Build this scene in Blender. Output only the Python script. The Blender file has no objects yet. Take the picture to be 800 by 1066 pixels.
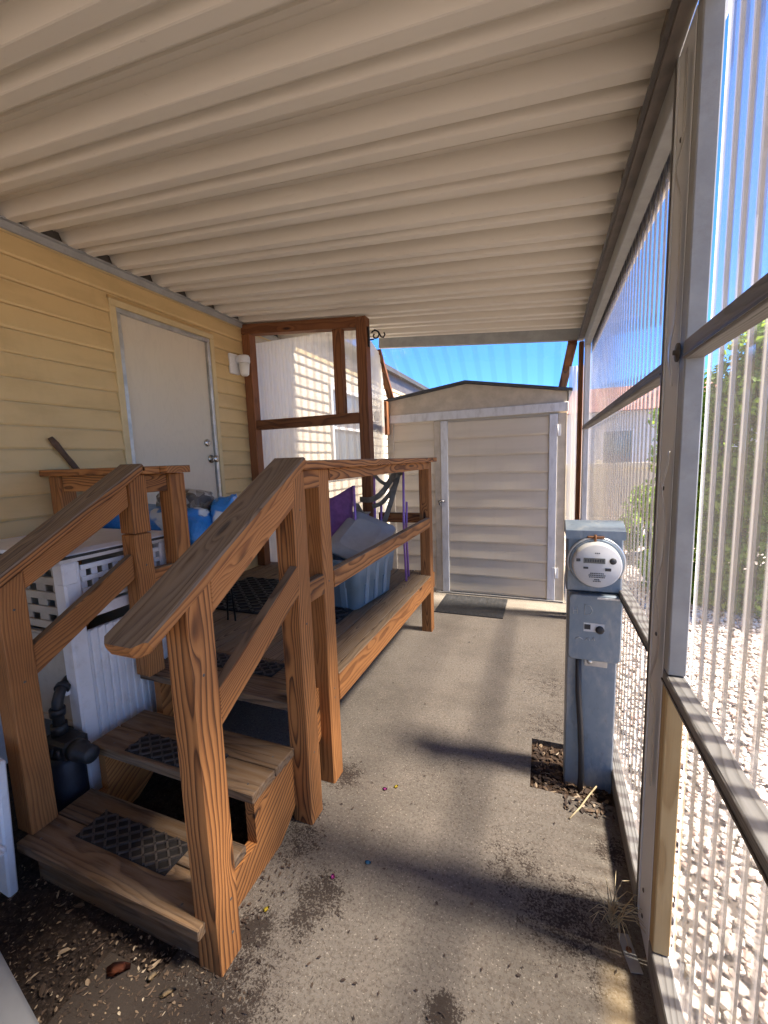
import bpy, bmesh, math, random
from mathutils import Vector, Matrix, noise
R = math.radians
rng = random.Random(11)
sc = bpy.context.scene
COL = sc.collection
V = Vector

# ------------------------------------------------------------------ node helpers
class NT:
    def __init__(s, name):
        s.m = bpy.data.materials.new(name); s.m.use_nodes = True
        s.t = s.m.node_tree; s.t.nodes.clear()
        s.out = s.t.nodes.new('ShaderNodeOutputMaterial')
    def n(s, typ, **kw):
        nd = s.t.nodes.new(typ)
        for k, v in kw.items():
            if hasattr(nd, k): setattr(nd, k, v)
        return nd
    def put(s, sock, v):
        if isinstance(v, bpy.types.NodeSocket): s.t.links.new(v, sock)
        elif v is not None:
            if hasattr(sock, 'default_value'):
                try: sock.default_value = v
                except Exception:
                    sock.default_value = (v[0], v[1], v[2], 1) if len(v) == 3 else v
    def math(s, op, a, b=None, c=None, clamp=False):
        nd = s.n('ShaderNodeMath', operation=op); nd.use_clamp = clamp
        s.put(nd.inputs[0], a)
        if b is not None: s.put(nd.inputs[1], b)
        if c is not None: s.put(nd.inputs[2], c)
        return nd.outputs[0]
    def vmath(s, op, a, b=None):
        nd = s.n('ShaderNodeVectorMath', operation=op)
        s.put(nd.inputs[0], a)
        if b is not None: s.put(nd.inputs[1], b)
        return nd.outputs[1] if op in ('DISTANCE', 'LENGTH', 'DOT_PRODUCT') else nd.outputs[0]
    def noise(s, vec, scale, detail=3, rough=.55, dist=0):
        nd = s.n('ShaderNodeTexNoise'); s.put(nd.inputs['Vector'], vec)
        nd.inputs['Scale'].default_value = scale; nd.inputs['Detail'].default_value = detail
        nd.inputs['Roughness'].default_value = rough; nd.inputs['Distortion'].default_value = dist
        return nd.outputs['Fac']
    def vor(s, vec, scale, feature='F1', out='Distance'):
        nd = s.n('ShaderNodeTexVoronoi', feature=feature); s.put(nd.inputs['Vector'], vec)
        nd.inputs['Scale'].default_value = scale
        return nd.outputs[out]
    def ramp(s, f, pts, interp='LINEAR'):
        nd = s.n('ShaderNodeValToRGB'); s.put(nd.inputs[0], f)
        cr = nd.color_ramp; cr.interpolation = interp
        while len(cr.elements) < len(pts): cr.elements.new(.5)
        for e, (p, c) in zip(cr.elements, pts):
            e.position = p; e.color = (c, c, c, 1) if isinstance(c, (int, float)) else (c[0], c[1], c[2], 1)
        return nd.outputs[0]
    def step(s, f, a, b):
        nd = s.n('ShaderNodeMapRange', interpolation_type='SMOOTHSTEP')
        s.put(nd.inputs[0], f); nd.inputs[1].default_value = a; nd.inputs[2].default_value = b
        return nd.outputs[0]
    def mix(s, f, a, b, mode='MIX'):
        nd = s.n('ShaderNodeMix', data_type='RGBA', blend_type=mode)
        s.put(nd.inputs[0], f); s.put(nd.inputs[6], a if not isinstance(a, tuple) else (*a, 1)); s.put(nd.inputs[7], b if not isinstance(b, tuple) else (*b, 1))
        return nd.outputs[2]
    def pos(s): return s.n('ShaderNodeNewGeometry').outputs['Position']
    def obj(s): return s.n('ShaderNodeTexCoord').outputs['Object']
    def attr(s, name, out='Vector'):
        nd = s.n('ShaderNodeAttribute'); nd.attribute_name = name; return nd.outputs[out]
    def scale(s, vec, sx, sy, sz, off=None):
        nd = s.n('ShaderNodeMapping'); s.put(nd.inputs[0], vec)
        nd.inputs['Scale'].default_value = (sx, sy, sz)
        if off is not None: s.put(nd.inputs['Location'], off)
        return nd.outputs[0]
    def bump(s, h, strength=.3, dist=.01):
        nd = s.n('ShaderNodeBump'); s.put(nd.inputs['Height'], h)
        nd.inputs['Strength'].default_value = strength; nd.inputs['Distance'].default_value = dist
        return nd.outputs[0]
    def bsdf(s, col, rough=.6, metal=0, bump=None, spec=None, **kw):
        nd = s.n('ShaderNodeBsdfPrincipled')
        s.put(nd.inputs['Base Color'], col if not isinstance(col, tuple) else (*col, 1))
        s.put(nd.inputs['Roughness'], rough); s.put(nd.inputs['Metallic'], metal)
        if spec is not None: s.put(nd.inputs['Specular IOR Level'], spec)
        if bump is not None: s.t.links.new(bump, nd.inputs['Normal'])
        for k, v in kw.items(): s.put(nd.inputs[k], v)
        s.t.links.new(nd.outputs[0], s.out.inputs[0])
        return s.m

def simple(name, c, rough=.55, metal=0, var=.18, scale=9, bump=.12, spec=None, bscale=None, grime=None, gamt=.5):
    t = NT(name); p = t.obj()
    f = t.noise(p, scale, 5, .6)
    col = t.mix(t.step(f, .3, .72), tuple(x * (1 - var) for x in c), tuple(min(1, x * (1 + var * .6)) for x in c))
    if grime:
        g = t.step(t.noise(p, scale * 2.3, 6, .7), .5, .75)
        col = t.mix(t.math('MULTIPLY', g, gamt), col, grime)
    b = t.bump(t.noise(p, bscale or scale * 14, 3), bump, .003)
    r = t.math('ADD', rough - .08, t.math('MULTIPLY', f, .16))
    return t.bsdf(col, r, metal, b, spec)

def wood(name, light, mid, dark, freq=105., weather=0., rough=.62, fibre=.5):
    t = NT(name)
    gc = t.attr('gc'); gr = t.attr('gr', 'Fac')
    sx = t.n('ShaderNodeSeparateXYZ'); t.put(sx.inputs[0], gc)
    x, y, z = sx.outputs
    off = t.n('ShaderNodeCombineXYZ')
    t.put(off.inputs[0], t.math('MULTIPLY', gr, 37.)); t.put(off.inputs[1], t.math('MULTIPLY', gr, 91.)); t.put(off.inputs[2], t.math('MULTIPLY', gr, 17.))
    o = off.outputs[0]
    n1 = t.noise(t.scale(gc, 1.25, 4.2, 4.2, o), 1.0, 2, .45)
    n2 = t.noise(t.scale(gc, 7, 22, 22, o), 1.0, 2, .5)
    kd = t.vor(t.scale(gc, 2.1, 8, 8, o), 1.0)
    kn = t.step(kd, .30, .0)
    y0 = t.math('MULTIPLY', t.math('SUBTRACT', t.math('FRACT', t.math('MULTIPLY', gr, 13.7)), .5), .07)
    z0 = t.math('SUBTRACT', -.03, t.math('MULTIPLY', t.math('FRACT', t.math('MULTIPLY', gr, 29.3)), .05))
    dy = t.math('SUBTRACT', y, y0); dz = t.math('SUBTRACT', z, z0)
    r = t.math('SQRT', t.math('ADD', t.math('MULTIPLY', dy, dy), t.math('MULTIPLY', dz, dz)))
    r = t.math('ADD', r, t.math('MULTIPLY', n1, .125))
    r = t.math('ADD', r, t.math('MULTIPLY', n2, .006))
    r = t.math('ADD', r, t.math('MULTIPLY', kn, .03))
    ring = t.math('FRACT', t.math('MULTIPLY', r, t.math('MULTIPLY', freq, t.math('ADD', .75, t.math('MULTIPLY', t.math('FRACT', t.math('MULTIPLY', gr, 19.9)), .9)))))
    rc = t.ramp(ring, [(0, 0.25), (.12, 0.0), (.5, .22), (.78, .8), (.92, 1.0), (1, .3)])
    fib = t.noise(t.scale(gc, 9, 330, 330, o), 1.0, 3, .6)
    blot = t.noise(t.scale(gc, 3, 9, 9, o), 1.0, 4, .6)
    f = t.math('ADD', t.math('MULTIPLY', rc, t.math('ADD', .50, t.math('MULTIPLY', t.math('FRACT', t.math('MULTIPLY', gr, 71.3)), .42))), t.math('MULTIPLY', t.math('SUBTRACT', fib, .45), fibre), clamp=True)
    col = t.ramp(f, [(0, light), (.45, mid), (1, dark)])
    col = t.mix(t.math('MULTIPLY', t.step(blot, .45, .72), .45), col, t.mix(.55, col, dark))
    bv = t.math('ADD', .82, t.math('MULTIPLY', t.math('FRACT', t.math('MULTIPLY', gr, 53.1)), .34))
    cb = t.n('ShaderNodeCombineXYZ')
    for i in range(3): t.put(cb.inputs[i], bv)
    col = t.mix(1.0, col, cb.outputs[0], 'MULTIPLY')
    col = t.mix(t.step(kd, .13, .04), col, tuple(c * .55 for c in dark))
    if weather:
        w = t.noise(t.scale(gc, 5, 60, 60, o), 1.0, 4, .65)
        col = t.mix(t.math('MULTIPLY', t.step(w, .35, .7), weather), col, (.27, .225, .18))
        # drying checks
        ck = t.noise(t.scale(gc, 2.2, 130, 130, o), 1.0, 2, .5)
        col = t.mix(t.step(ck, .69, .76), col, (.03, .022, .016))
    h = t.math('SUBTRACT', t.math('MULTIPLY', fib, .6), t.math('MULTIPLY', rc, .5))
    return t.bsdf(col, t.math('ADD', rough, t.math('MULTIPLY', blot, .2)), 0, t.bump(h, .35, .0025), .35)

M = {}
M['stain'] = wood('stained_pine', (.44, .185, .057), (.275, .106, .032), (.050, .019, .008), 84)
M['weath'] = wood('weathered_pine', (.25, .168, .097), (.175, .111, .062), (.052, .032, .019), 95, .28, .72, .7)
M['brown'] = wood('brown_stained_pine', (.25, .10, .040), (.165, .062, .025), (.055, .02, .010), 60)
M['pine'] = wood('raw_pine', (.56, .40, .20), (.50, .34, .155), (.36, .22, .09), 70)
M['rail'] = wood('grey_weathered_pine', (.26, .25, .235), (.19, .182, .17), (.10, .094, .086), 90, .2, .5, .4)
M['step'] = wood('worn_tread_pine', (.19, .113, .058), (.125, .071, .035), (.030, .016, .009), 55, .30, .72, .6)

def mat_vinyl(name, c, dirt):
    t = NT(name); p = t.pos()
    f = t.noise(t.scale(p, .7, 2.2, 7), 1.0, 5, .6)
    st = t.noise(t.scale(p, 9, 9, 1.2), 1.0, 4, .65)
    col = t.mix(t.math('MULTIPLY', t.step(f, .42, .75), .55), c, dirt)
    col = t.mix(t.math('MULTIPLY', t.step(st, .5, .78), .3), col, dirt)
    g = t.noise(t.scale(p, 60, 14, 240), 1.0, 2, .5)
    return t.bsdf(col, .5, 0, t.bump(g, .12, .002), .35)
M['tan'] = mat_vinyl('tan_vinyl', (.62, .445, .215), (.45, .315, .145))
M['sunlitsiding'] = mat_vinyl('sunlit_pale_vinyl', (.62, .55, .43), (.48, .41, .31))  # same house siding, its sunlit paleness put into the colour
M['cream'] = mat_vinyl('cream_hardboard', (.63, .54, .415), (.49, .41, .305))
M['beige'] = simple('beige_trim_paint', (.50, .425, .33), .6, var=.15)
M['tantrim'] = simple('tan_trim', (.58, .45, .24), .5, var=.1)
def mat_white_worn():
    t = NT('worn_white_paint'); p = t.pos()
    f = t.noise(t.scale(p, 18, 18, 5), 1.0, 6, .7)
    col = t.mix(t.step(f, .42, .78), (.62, .61, .60), (.44, .42, .40))
    return t.bsdf(col, .6, 0, t.bump(f, .3, .003))
M['whitewood'] = mat_white_worn()
def mat_door():
    t = NT('door_skin'); p = t.pos()
    ww = t.noise(t.scale(p, 4, 4, .9), 1.0, 3, .5)
    g = t.math('FRACT', t.math('MULTIPLY', t.math('ADD', t.math('MULTIPLY', ww, 1.2), t.noise(t.scale(p, 1, 3, .6), 1.0, 1)), 17.))
    col = t.mix(t.math('MULTIPLY', t.step(g, .6, 1), .12), (.62, .55, .435), (.44, .385, .295))
    d = t.noise(t.scale(p, 3, 3, 1.3), 1.0, 5, .65)
    col = t.mix(t.math('MULTIPLY', t.step(d, .5, .8), .35), col, (.38, .34, .28))
    return t.bsdf(col, .5, 0, t.bump(g, .08, .002), .35)
M['door'] = mat_door()
M['alu'] = simple('brushed_aluminium', (.58, .58, .57), .38, .85, .2, 14, .1)
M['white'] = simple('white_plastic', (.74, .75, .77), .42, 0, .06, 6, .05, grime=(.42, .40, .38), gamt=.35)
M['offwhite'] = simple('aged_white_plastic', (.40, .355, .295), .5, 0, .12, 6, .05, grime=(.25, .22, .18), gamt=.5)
M['glow'] = simple('frosted_jar', (.78, .78, .74), .3, 0, .05, 6, .02)
M['greypaint'] = simple('grey_painted_steel', (.33, .335, .33), .5, .15, .14, 10, .1, grime=(.26, .25, .23), gamt=.5)
M['postgrey'] = simple('pale_grey_steel', (.66, .665, .66), .6, 0, .04, 3, 0, .2)
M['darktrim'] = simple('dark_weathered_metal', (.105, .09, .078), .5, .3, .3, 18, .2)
M['beam'] = simple('brown_grey_beam_paint', (.21, .18, .155), .55, .1, .25, 14, .1)
def mat_galv():
    t = NT('galvanised_steel'); p = t.obj()
    c = t.vor(t.scale(p, 40, 40, 26), 1.0, 'F1', 'Color')
    v = t.n('ShaderNodeSeparateXYZ'); t.put(v.inputs[0], c)
    d = t.noise(t.scale(p, 8, 8, 3.5), 1.0, 6, .7)
    col = t.mix(t.math('MULTIPLY', v.outputs[0], .28), (.19, .24, .285), (.29, .33, .365))
    col = t.mix(t.step(d, .46, .70), col, (.36, .37, .36))
    s2 = t.noise(t.scale(p, 30, 30, 9), 1.0, 5, .75)
    col = t.mix(t.math('MULTIPLY', t.step(s2, .55, .72), .55), col, (.14, .15, .17))
    return t.bsdf(col, t.math('ADD', .36, t.math('MULTIPLY', d, .3)), .45, t.bump(d, .12, .004))
M['galv'] = mat_galv()
M['rust'] = simple('rusty_steel', (.20, .085, .035), .8, .2, .4, 30, .4)
M['black'] = simple('black_plastic', (.018, .018, .02), .5, 0, .3, 12, .1)
M['iron'] = simple('black_iron', (.012, .012, .013), .5, .3, .3, 12, .1)
M['pipe'] = simple('dark_grey_pipe', (.026, .026, .028), .5, .2, .35, 18, .2, grime=(.07, .06, .05), gamt=.4)
M['regblue'] = simple('blue_black_enamel', (.022, .028, .042), .5, .2, .3, 18, .2)
M['rubber'] = simple('brown_black_rubber', (.058, .046, .040), .75, 0, .3, 30, .4, grime=(.11, .085, .065), gamt=.5)
M['rubberbase'] = simple('black_rubber_base', (.010, .008, .008), .8)
M['tote'] = simple('blue_grey_plastic', (.135, .20, .255), .42, 0, .12, 6, .06, grime=(.25, .27, .28), gamt=.3)
M['totelid'] = simple('grey_plastic_lid', (.31, .305, .29), .5, 0, .1, 9, .06, grime=(.33, .31, .28), gamt=.35)
M['bin'] = simple('mid_grey_plastic', (.23, .235, .245), .45, 0, .1, 6, .06, grime=(.34, .33, .31), gamt=.3)
M['purple'] = simple('purple_fabric', (.32, .16, .42), .75, 0, .2, 20, .3)
M['purplem'] = simple('purple_enamel', (.30, .15, .42), .4, .1, .15, 12, .06)
M['greyweb'] = simple('grey_green_webbing', (.30, .30, .27), .75, 0, .25, 24, .3)
M['bark'] = simple('bark', (.10, .065, .04), .85, 0, .4, 22, .6)
M['stickm'] = simple('dark_stick_wood', (.09, .048, .028), .7, 0, .4, 22, .4)
M['shingle'] = simple('dark_roof_felt', (.035, .036, .04), .8, 0, .3, 20, .5)
M['redroof'] = simple('red_clay_roof', (.26, .105, .08), .8, 0, .2, 3, .3)
M['housewhite'] = simple('pale_wall_paint', (.60, .60, .58), .7, 0, .08, 2, .1)
M['fence'] = simple('cream_fence_paint', (.62, .56, .42), .7, 0, .12, 2, .1)
M['twig'] = simple('dry_straw', (.52, .42, .25), .7, 0, .25, 30, .2)
M['plate'] = simple('meter_face', (.62, .62, .60), .35, 0, .05, 20, .02)
M['lcd'] = simple('meter_display', (.20, .20, .17), .25, 0, .15, 60, .02)
M['ink'] = simple('dark_print', (.05, .05, .05), .5, 0, .1, 60, .02)
M['chalk'] = simple('white_paint_marker', (.62, .63, .63), .7, 0, .2, 90, .1)
M['chrome'] = simple('satin_nickel', (.50, .48, .45), .24, 1, .1, 20, .02)
M['pink'] = simple('pink_petal', (.55, .08, .35), .7); M['yellow'] = simple('yellow_petal', (.65, .50, .05), .7)
M['blueb'] = simple('blue_scrap', (.10, .35, .60), .6); M['redleaf'] = simple('reddish_dead_leaf', (.20, .055, .025), .7, 0, .4, 30, .3)
M['tanleaf'] = simple('tan_dead_leaf', (.40, .29, .17), .8, 0, .3, 30, .3)

def mat_roof():
    t = NT('beige_roof_enamel'); p = t.pos()
    d = t.noise(t.scale(p, .5, 1.2, 1), 1.0, 2, .5)
    col = t.mix(t.step(d, .3, .75), (.74, .70, .62), (.69, .645, .565))
    s = t.noise(t.scale(p, 14, 40, 40), 1.0, 4, .7)
    col = t.mix(t.math('MULTIPLY', t.step(s, .64, .8), .3), col, (.27, .23, .18))
    sc1 = t.noise(t.scale(p, 5, 60, 60), 1.0, 3, .6)
    col = t.mix(t.math('MULTIPLY', t.step(sc1, .66, .74), .22), col, (.60, .56, .48))
    return t.bsdf(col, .5, 0, t.bump(t.noise(t.scale(p, 1.5, 5, 5), 1.0, 2), .05, .002), .22)
M['roof'] = mat_roof()

def mat_poly(name, edge=(.70, .67, .66), haze=.15, spot=.10, ribhaze=.56, white=(.33, .30, .28), ribtint=(.80, .74, .71), fh=.14, gloss=.55):
    t = NT(name); p = t.pos()
    lw = t.n('ShaderNodeLayerWeight'); lw.inputs[0].default_value = .5
    f = t.ramp(lw.outputs['Facing'], [(0, 0), (.45, .06), (.80, .42), (1, 1)])
    tint = t.mix(f, (.94, .95, .97), edge)
    rib = t.step(t.attr('gr', 'Fac'), .55, .95)
    d = t.noise(t.scale(p, 5, 5, 1.1), 1.0, 5, .7)
    spots = t.step(d, .52, .80)
    tr = t.n('ShaderNodeBsdfTransparent'); t.put(tr.inputs[0], t.mix(rib, tint, t.mix(1.0, tint, ribtint, 'MULTIPLY')))
    gl = t.n('ShaderNodeBsdfGlossy'); gl.inputs['Roughness'].default_value = .12
    df = t.n('ShaderNodeBsdfDiffuse'); df.inputs[0].default_value = (*white, 1)
    tl = t.n('ShaderNodeBsdfTranslucent'); tl.inputs[0].default_value = (*white, 1)
    mh = t.n('ShaderNodeMixShader'); mh.inputs[0].default_value = .7
    t.t.links.new(df.outputs[0], mh.inputs[1]); t.t.links.new(tl.outputs[0], mh.inputs[2])
    m1 = t.n('ShaderNodeMixShader')
    hz = t.math('ADD', haze, t.math('ADD', t.math('MULTIPLY', spots, spot), t.math('ADD', t.math('MULTIPLY', f, fh), t.math('MULTIPLY', rib, ribhaze))))
    t.put(m1.inputs[0], hz)
    t.t.links.new(tr.outputs[0], m1.inputs[1]); t.t.links.new(mh.outputs[0], m1.inputs[2])
    fr = t.n('ShaderNodeFresnel'); fr.inputs[0].default_value = 1.45
    m2 = t.n('ShaderNodeMixShader'); t.put(m2.inputs[0], t.math('MULTIPLY', fr.outputs[0], gloss))
    t.t.links.new(m1.outputs[0], m2.inputs[1]); t.t.links.new(gl.outputs[0], m2.inputs[2])
    t.t.links.new(m2.outputs[0], t.out.inputs[0])
    return t.m
M['poly'] = mat_poly('clear_polycarbonate')
M['polyend'] = mat_poly('clear_polycarbonate_end', (.80, .80, .82), .70, .06, .08, (.80, .79, .76))
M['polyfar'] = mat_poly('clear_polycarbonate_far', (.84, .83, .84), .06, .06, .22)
M['polysky'] = mat_poly('clear_flat_plastic', (.9, .9, .93), .004, 0, .0, (.6, .6, .6), (.9, .9, .93), .02, .06)

def mat_concrete():
    t = NT('broomed_concrete'); p = t.pos()
    big = t.noise(p, 1.6, 5, .6); md = t.noise(p, 9, 6, .65); fn = t.noise(p, 75, 5, .75)
    br = t.noise(t.scale(p, 14, 150, 1), 1.0, 3, .6)
    br2 = t.noise(t.scale(p, 150, 20, 1), 1.0, 3, .6)
    col = t.mix(t.step(big, .35, .68), (.185, .163, .138), (.128, .112, .094))
    col = t.mix(t.math('MULTIPLY', t.step(md, .42, .72), .5), col, (.20, .17, .142))
    col = t.mix(t.math('MULTIPLY', t.step(br, .52, .72), .45), col, (.17, .145, .122))
    col = t.mix(t.math('MULTIPLY', t.step(fn, .49, .60), .62), col, (.092, .072, .056))
    pit = t.noise(p, 160, 3, .7)
    col = t.mix(t.math('MULTIPLY', t.step(pit, .56, .64), .6), col, (.055, .044, .036))
    gl = t.noise(p, 120, 2, .6); col = t.mix(t.math('MULTIPLY', t.step(gl, .62, .70), .55), col, (.46, .41, .34))
    ck = t.vor(t.vmath('ADD', p, (3.1, 1.7, 0)), 1.15, 'DISTANCE_TO_EDGE'); ckn = t.math('ADD', ck, t.math('MULTIPLY', t.math('SUBTRACT', t.noise(p, 14, 4, .7), .5), .03))
    col = t.mix(t.math('MULTIPLY', t.step(ckn, .004, .0), .0), col, (.05, .04, .03))
    # soil spread over the slab: patches that stay where they are
    blobs = [(-1.35, .45, .62, 1.9), (-1.05, .30, .40, 1.5), (-.95, .60, .42, 1.0), (-.72, .55, .24, .8), (.08, 1.30, .22, .62), (-.08, 1.42, .20, .5), (-.71, 1.09, .13, .75), (-.73, 1.0, .10, .7),
             (-.9, 1.25, .16, .6), (-.88, 1.62, .12, .8), (-.24, .93, .07, .95), (.12, 2.75, .34, .45), (.05, 2.3, .22, .5), (-.86, .92, .10, .9),
             (.26, 1.6, .09, .7), (.28, 2.6, .12, .6), (-.95, 1.38, .10, .95), (-.45, 1.75, .30, .28), (.2, 1.15, .12, .5), (-.15, 3.1, .35, .25)]
    tot = None
    for (bx, by, br_, am) in blobs:
        br_ *= 1.3
        d = t.vmath('DISTANCE', p, (bx, by, 0))
        k = t.math('MULTIPLY', t.step(d, br_, br_ * .1), am)
        tot = k if tot is None else t.math('MAXIMUM', tot, k)
    nn = t.math('ADD', t.math('MULTIPLY', t.math('SUBTRACT', t.noise(p, 22, 7, .8), .5), 1.3), t.math('MULTIPLY', t.math('SUBTRACT', t.noise(p, 130, 3, .75), .5), 1.5))
    msk = t.step(t.math('ADD', nn, t.math('MULTIPLY', tot, .62)), .26, .44)
    col = t.mix(t.math('MULTIPLY', msk, .93), col, (.036, .026, .021))
    sand = t.step(t.vmath('DISTANCE', t.scale(p, 1, .25, 1), (.215, .27, 0)), .07, .0)
    col = t.mix(t.math('MULTIPLY', sand, .55), col, (.40, .30, .17))
    h = t.math('ADD', t.math('MULTIPLY', fn, .7), t.math('ADD', t.math('MULTIPLY', br, .6), t.math('MULTIPLY', br2, .3)))
    return t.bsdf(col, .88, 0, t.bump(h, .65, .006), .25)
M['conc'] = mat_concrete()
def mat_soil(name, a, b, sc_=30):
    t = NT(name); p = t.pos()
    f = t.noise(p, sc_, 7, .75); g = t.vor(p, sc_ * 2.4)
    col = t.mix(t.step(f, .35, .7), a, b)
    col = t.mix(t.math('MULTIPLY', t.step(t.noise(p, sc_ * 3, 4, .7), .58, .66), .6), col, tuple(x * 2.4 for x in b))
    return t.bsdf(col, .95, 0, t.bump(t.math('ADD', f, t.math('MULTIPLY', g, .4)), .9, .02), .2)
M['soil'] = mat_soil('dark_soil', (.022, .015, .012), (.062, .043, .034))
M['litter'] = mat_soil('leaf_mould', (.035, .022, .015), (.10, .062, .04), 45)
def mat_gravelbase():
    t = NT('gravel_bed'); p = t.pos()
    c = t.vor(p, 24, 'F1', 'Color'); d = t.vor(p, 24)
    s = t.n('ShaderNodeSeparateXYZ'); t.put(s.inputs[0], c)
    col = t.ramp(s.outputs[0], [(0, (.66, .62, .56)), (.5, (.60, .52, .46)), (.8, (.52, .38, .33)), (1, (.38, .33, .30))])
    col = t.mix(t.step(d, .35, .6), col, (.10, .08, .07))
    return t.bsdf(col, .9, 0, t.bump(d, -.8, .02))
M['gravel'] = mat_gravelbase()
def mat_rand(name, pts, rough=.8, trans=0):
    t = NT(name); f = t.attr('rnd', 'Fac')
    col = t.ramp(f, pts)
    n = t.noise(t.pos(), 60, 3)
    col = t.mix(t.math('MULTIPLY', t.step(n, .4, .7), .25), col, t.mix(.5, col, (.1, .09, .08)))
    if trans:
        a = t.n('ShaderNodeBsdfPrincipled'); t.put(a.inputs['Base Color'], col); a.inputs['Roughness'].default_value = rough
        b = t.n('ShaderNodeBsdfTranslucent'); t.put(b.inputs[0], t.mix(.5, col, (.34, .48, .05)))
        m = t.n('ShaderNodeMixShader'); m.inputs[0].default_value = trans
        t.t.links.new(a.outputs[0], m.inputs[1]); t.t.links.new(b.outputs[0], m.inputs[2]); t.t.links.new(m.outputs[0], t.out.inputs[0])
        return t.m
    return t.bsdf(col, rough)
M['stone'] = mat_rand('river_stones', [(0, (.74, .70, .63)), (.4, (.71, .64, .55)), (.68, (.66, .53, .45)), (.84, (.42, .27, .22)), (.9, (.55, .52, .47)), (1, (.22, .19, .18))], .75)
M['leaf'] = mat_rand('hedge_leaves', [(0, (.07, .15, .016)), (.5, (.16, .29, .03)), (.85, (.22, .33, .04)), (1, (.36, .42, .06))], .45, .62)
M['chips'] = mat_rand('dead_leaves', [(0, (.030, .019, .014)), (.5, (.062, .038, .025)), (.8, (.13, .082, .05)), (.94, (.30, .22, .145)), (1, (.46, .38, .28))], .85)
def mat_bag():
    t = NT('blue_printed_bag'); p = t.obj()
    f = t.noise(p, 5.5, 2, .5)
    c = t.mix(t.step(f, .60, .63), (.015, .19, .52), (.55, .60, .62))
    g = t.noise(p, 9, 3, .6)
    c = t.mix(t.step(g, .66, .70), c, (.03, .05, .12))
    return t.bsdf(c, .3, 0, t.bump(t.noise(p, 28, 4, .6, 1.5), .5, .012), .5)
M['bag'] = mat_bag()
def mat_bag2():
    t = NT('clear_debris_bag'); p = t.obj()
    c = t.vor(p, 26, 'F1', 'Color'); s = t.n('ShaderNodeSeparateXYZ'); t.put(s.inputs[0], c)
    col = t.ramp(s.outputs[0], [(0, (.08, .065, .05)), (.5, (.22, .19, .15)), (1, (.42, .39, .34))])
    return t.bsdf(col, .35, 0, t.bump(t.noise(p, 30, 4, .6, 1.5), .5, .012))
M['bag2'] = mat_bag2()
def mat_glass():
    t = NT('window_glass')
    return t.bsdf((.10, .13, .17), .05, 0, None, .8)
M['glass'] = mat_glass()

# ------------------------------------------------------------------ mesh helpers
LOC = {}
def NB():
    bm = bmesh.new(); bm.verts.layers.float_vector.new('gc'); bm.verts.layers.float.new('gr'); return bm
def lay(bm): return bm.verts.layers.float_vector['gc'], bm.verts.layers.float['gr']

def board(bm, p0, p1, w, t, side=(1, 0, 0), mat=0, top=None, bev=.004, seed=None, grain=True):
    """timber of length |p1-p0|, width w along `side`, thickness t along dir x side"""
    p0, p1 = V(p0), V(p1); d = p1 - p0; L = d.length; x = d.normalized()
    s = V(side); s = (s - x * s.dot(x)).normalized(); n = x.cross(s)
    fr = Matrix((x, s, n)).transposed().to_4x4(); fr.translation = (p0 + p1) / 2
    tmp = bmesh.new(); bmesh.ops.create_cube(tmp, size=1)
    for v in tmp.verts: v.co = V((v.co.x * L, v.co.y * w, v.co.z * t))
    b = min(bev, w * .3, t * .3, L * .3)
    if b > 0: bmesh.ops.bevel(tmp, geom=tmp.edges[:], offset=b, segments=1, affect='EDGES')
    gc, gr = lay(bm); g = rng.random() if seed is None else seed; ox = rng.random() * 2
    mp = {}
    for v in tmp.verts:
        q = bm.verts.new(fr @ v.co); q[gc] = V((v.co.x + ox, v.co.y, v.co.z)); q[gr] = g; mp[v] = q
    for f in tmp.faces:
        nf = bm.faces.new([mp[v] for v in f.verts]); nf.material_index = mat
        nf.normal_update()
        if top is not None and nf.normal.z > .45: nf.material_index = top
    tmp.free()
def box(bm, x0, x1, y0, y1, z0, z1, mat=0, bev=.003, axis=None, top=None):
    """axis aligned block; grain runs along its longest side (or `axis`)"""
    d = [x1 - x0, y1 - y0, z1 - z0]; a = axis if axis is not None else d.index(max(d))
    c = V(((x0 + x1) / 2, (y0 + y1) / 2, (z0 + z1) / 2)); e = V((0, 0, 0)); e[a] = d[a] / 2
    o = [i for i in range(3) if i != a]; wi = o[0] if d[o[0]] >= d[o[1]] else o[1]; ti = o[1] if wi == o[0] else o[0]
    s = V((0, 0, 0)); s[wi] = 1
    board(bm, c - e, c + e, d[wi], d[ti], s, mat, top, bev)
def prism(bm, poly, axis, a, b, mat=0):
    """extrude a 2-D polygon along an axis; poly coords are the two other axes in order"""
    gc, gr = lay(bm); g = rng.random(); o = [i for i in range(3) if i != axis]
    def P(p, k):
        v = [0, 0, 0]; v[o[0]], v[o[1]] = p; v[axis] = k; q = bm.verts.new(v)
        q[gc] = V((p[0] * .85 + p[1] * .5, p[1] * .85 - p[0] * .5, k)); q[gr] = g; return q
    A = [P(p, a) for p in poly]; B = [P(p, b) for p in poly]
    fs = [bm.faces.new(A), bm.faces.new(B[::-1])]
    for i in range(len(poly)):
        j = (i + 1) % len(poly); fs.append(bm.faces.new((A[j], A[i], B[i], B[j])))
    for f in fs: f.material_index = mat
    bmesh.ops.recalc_face_normals(bm, faces=fs)
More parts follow.
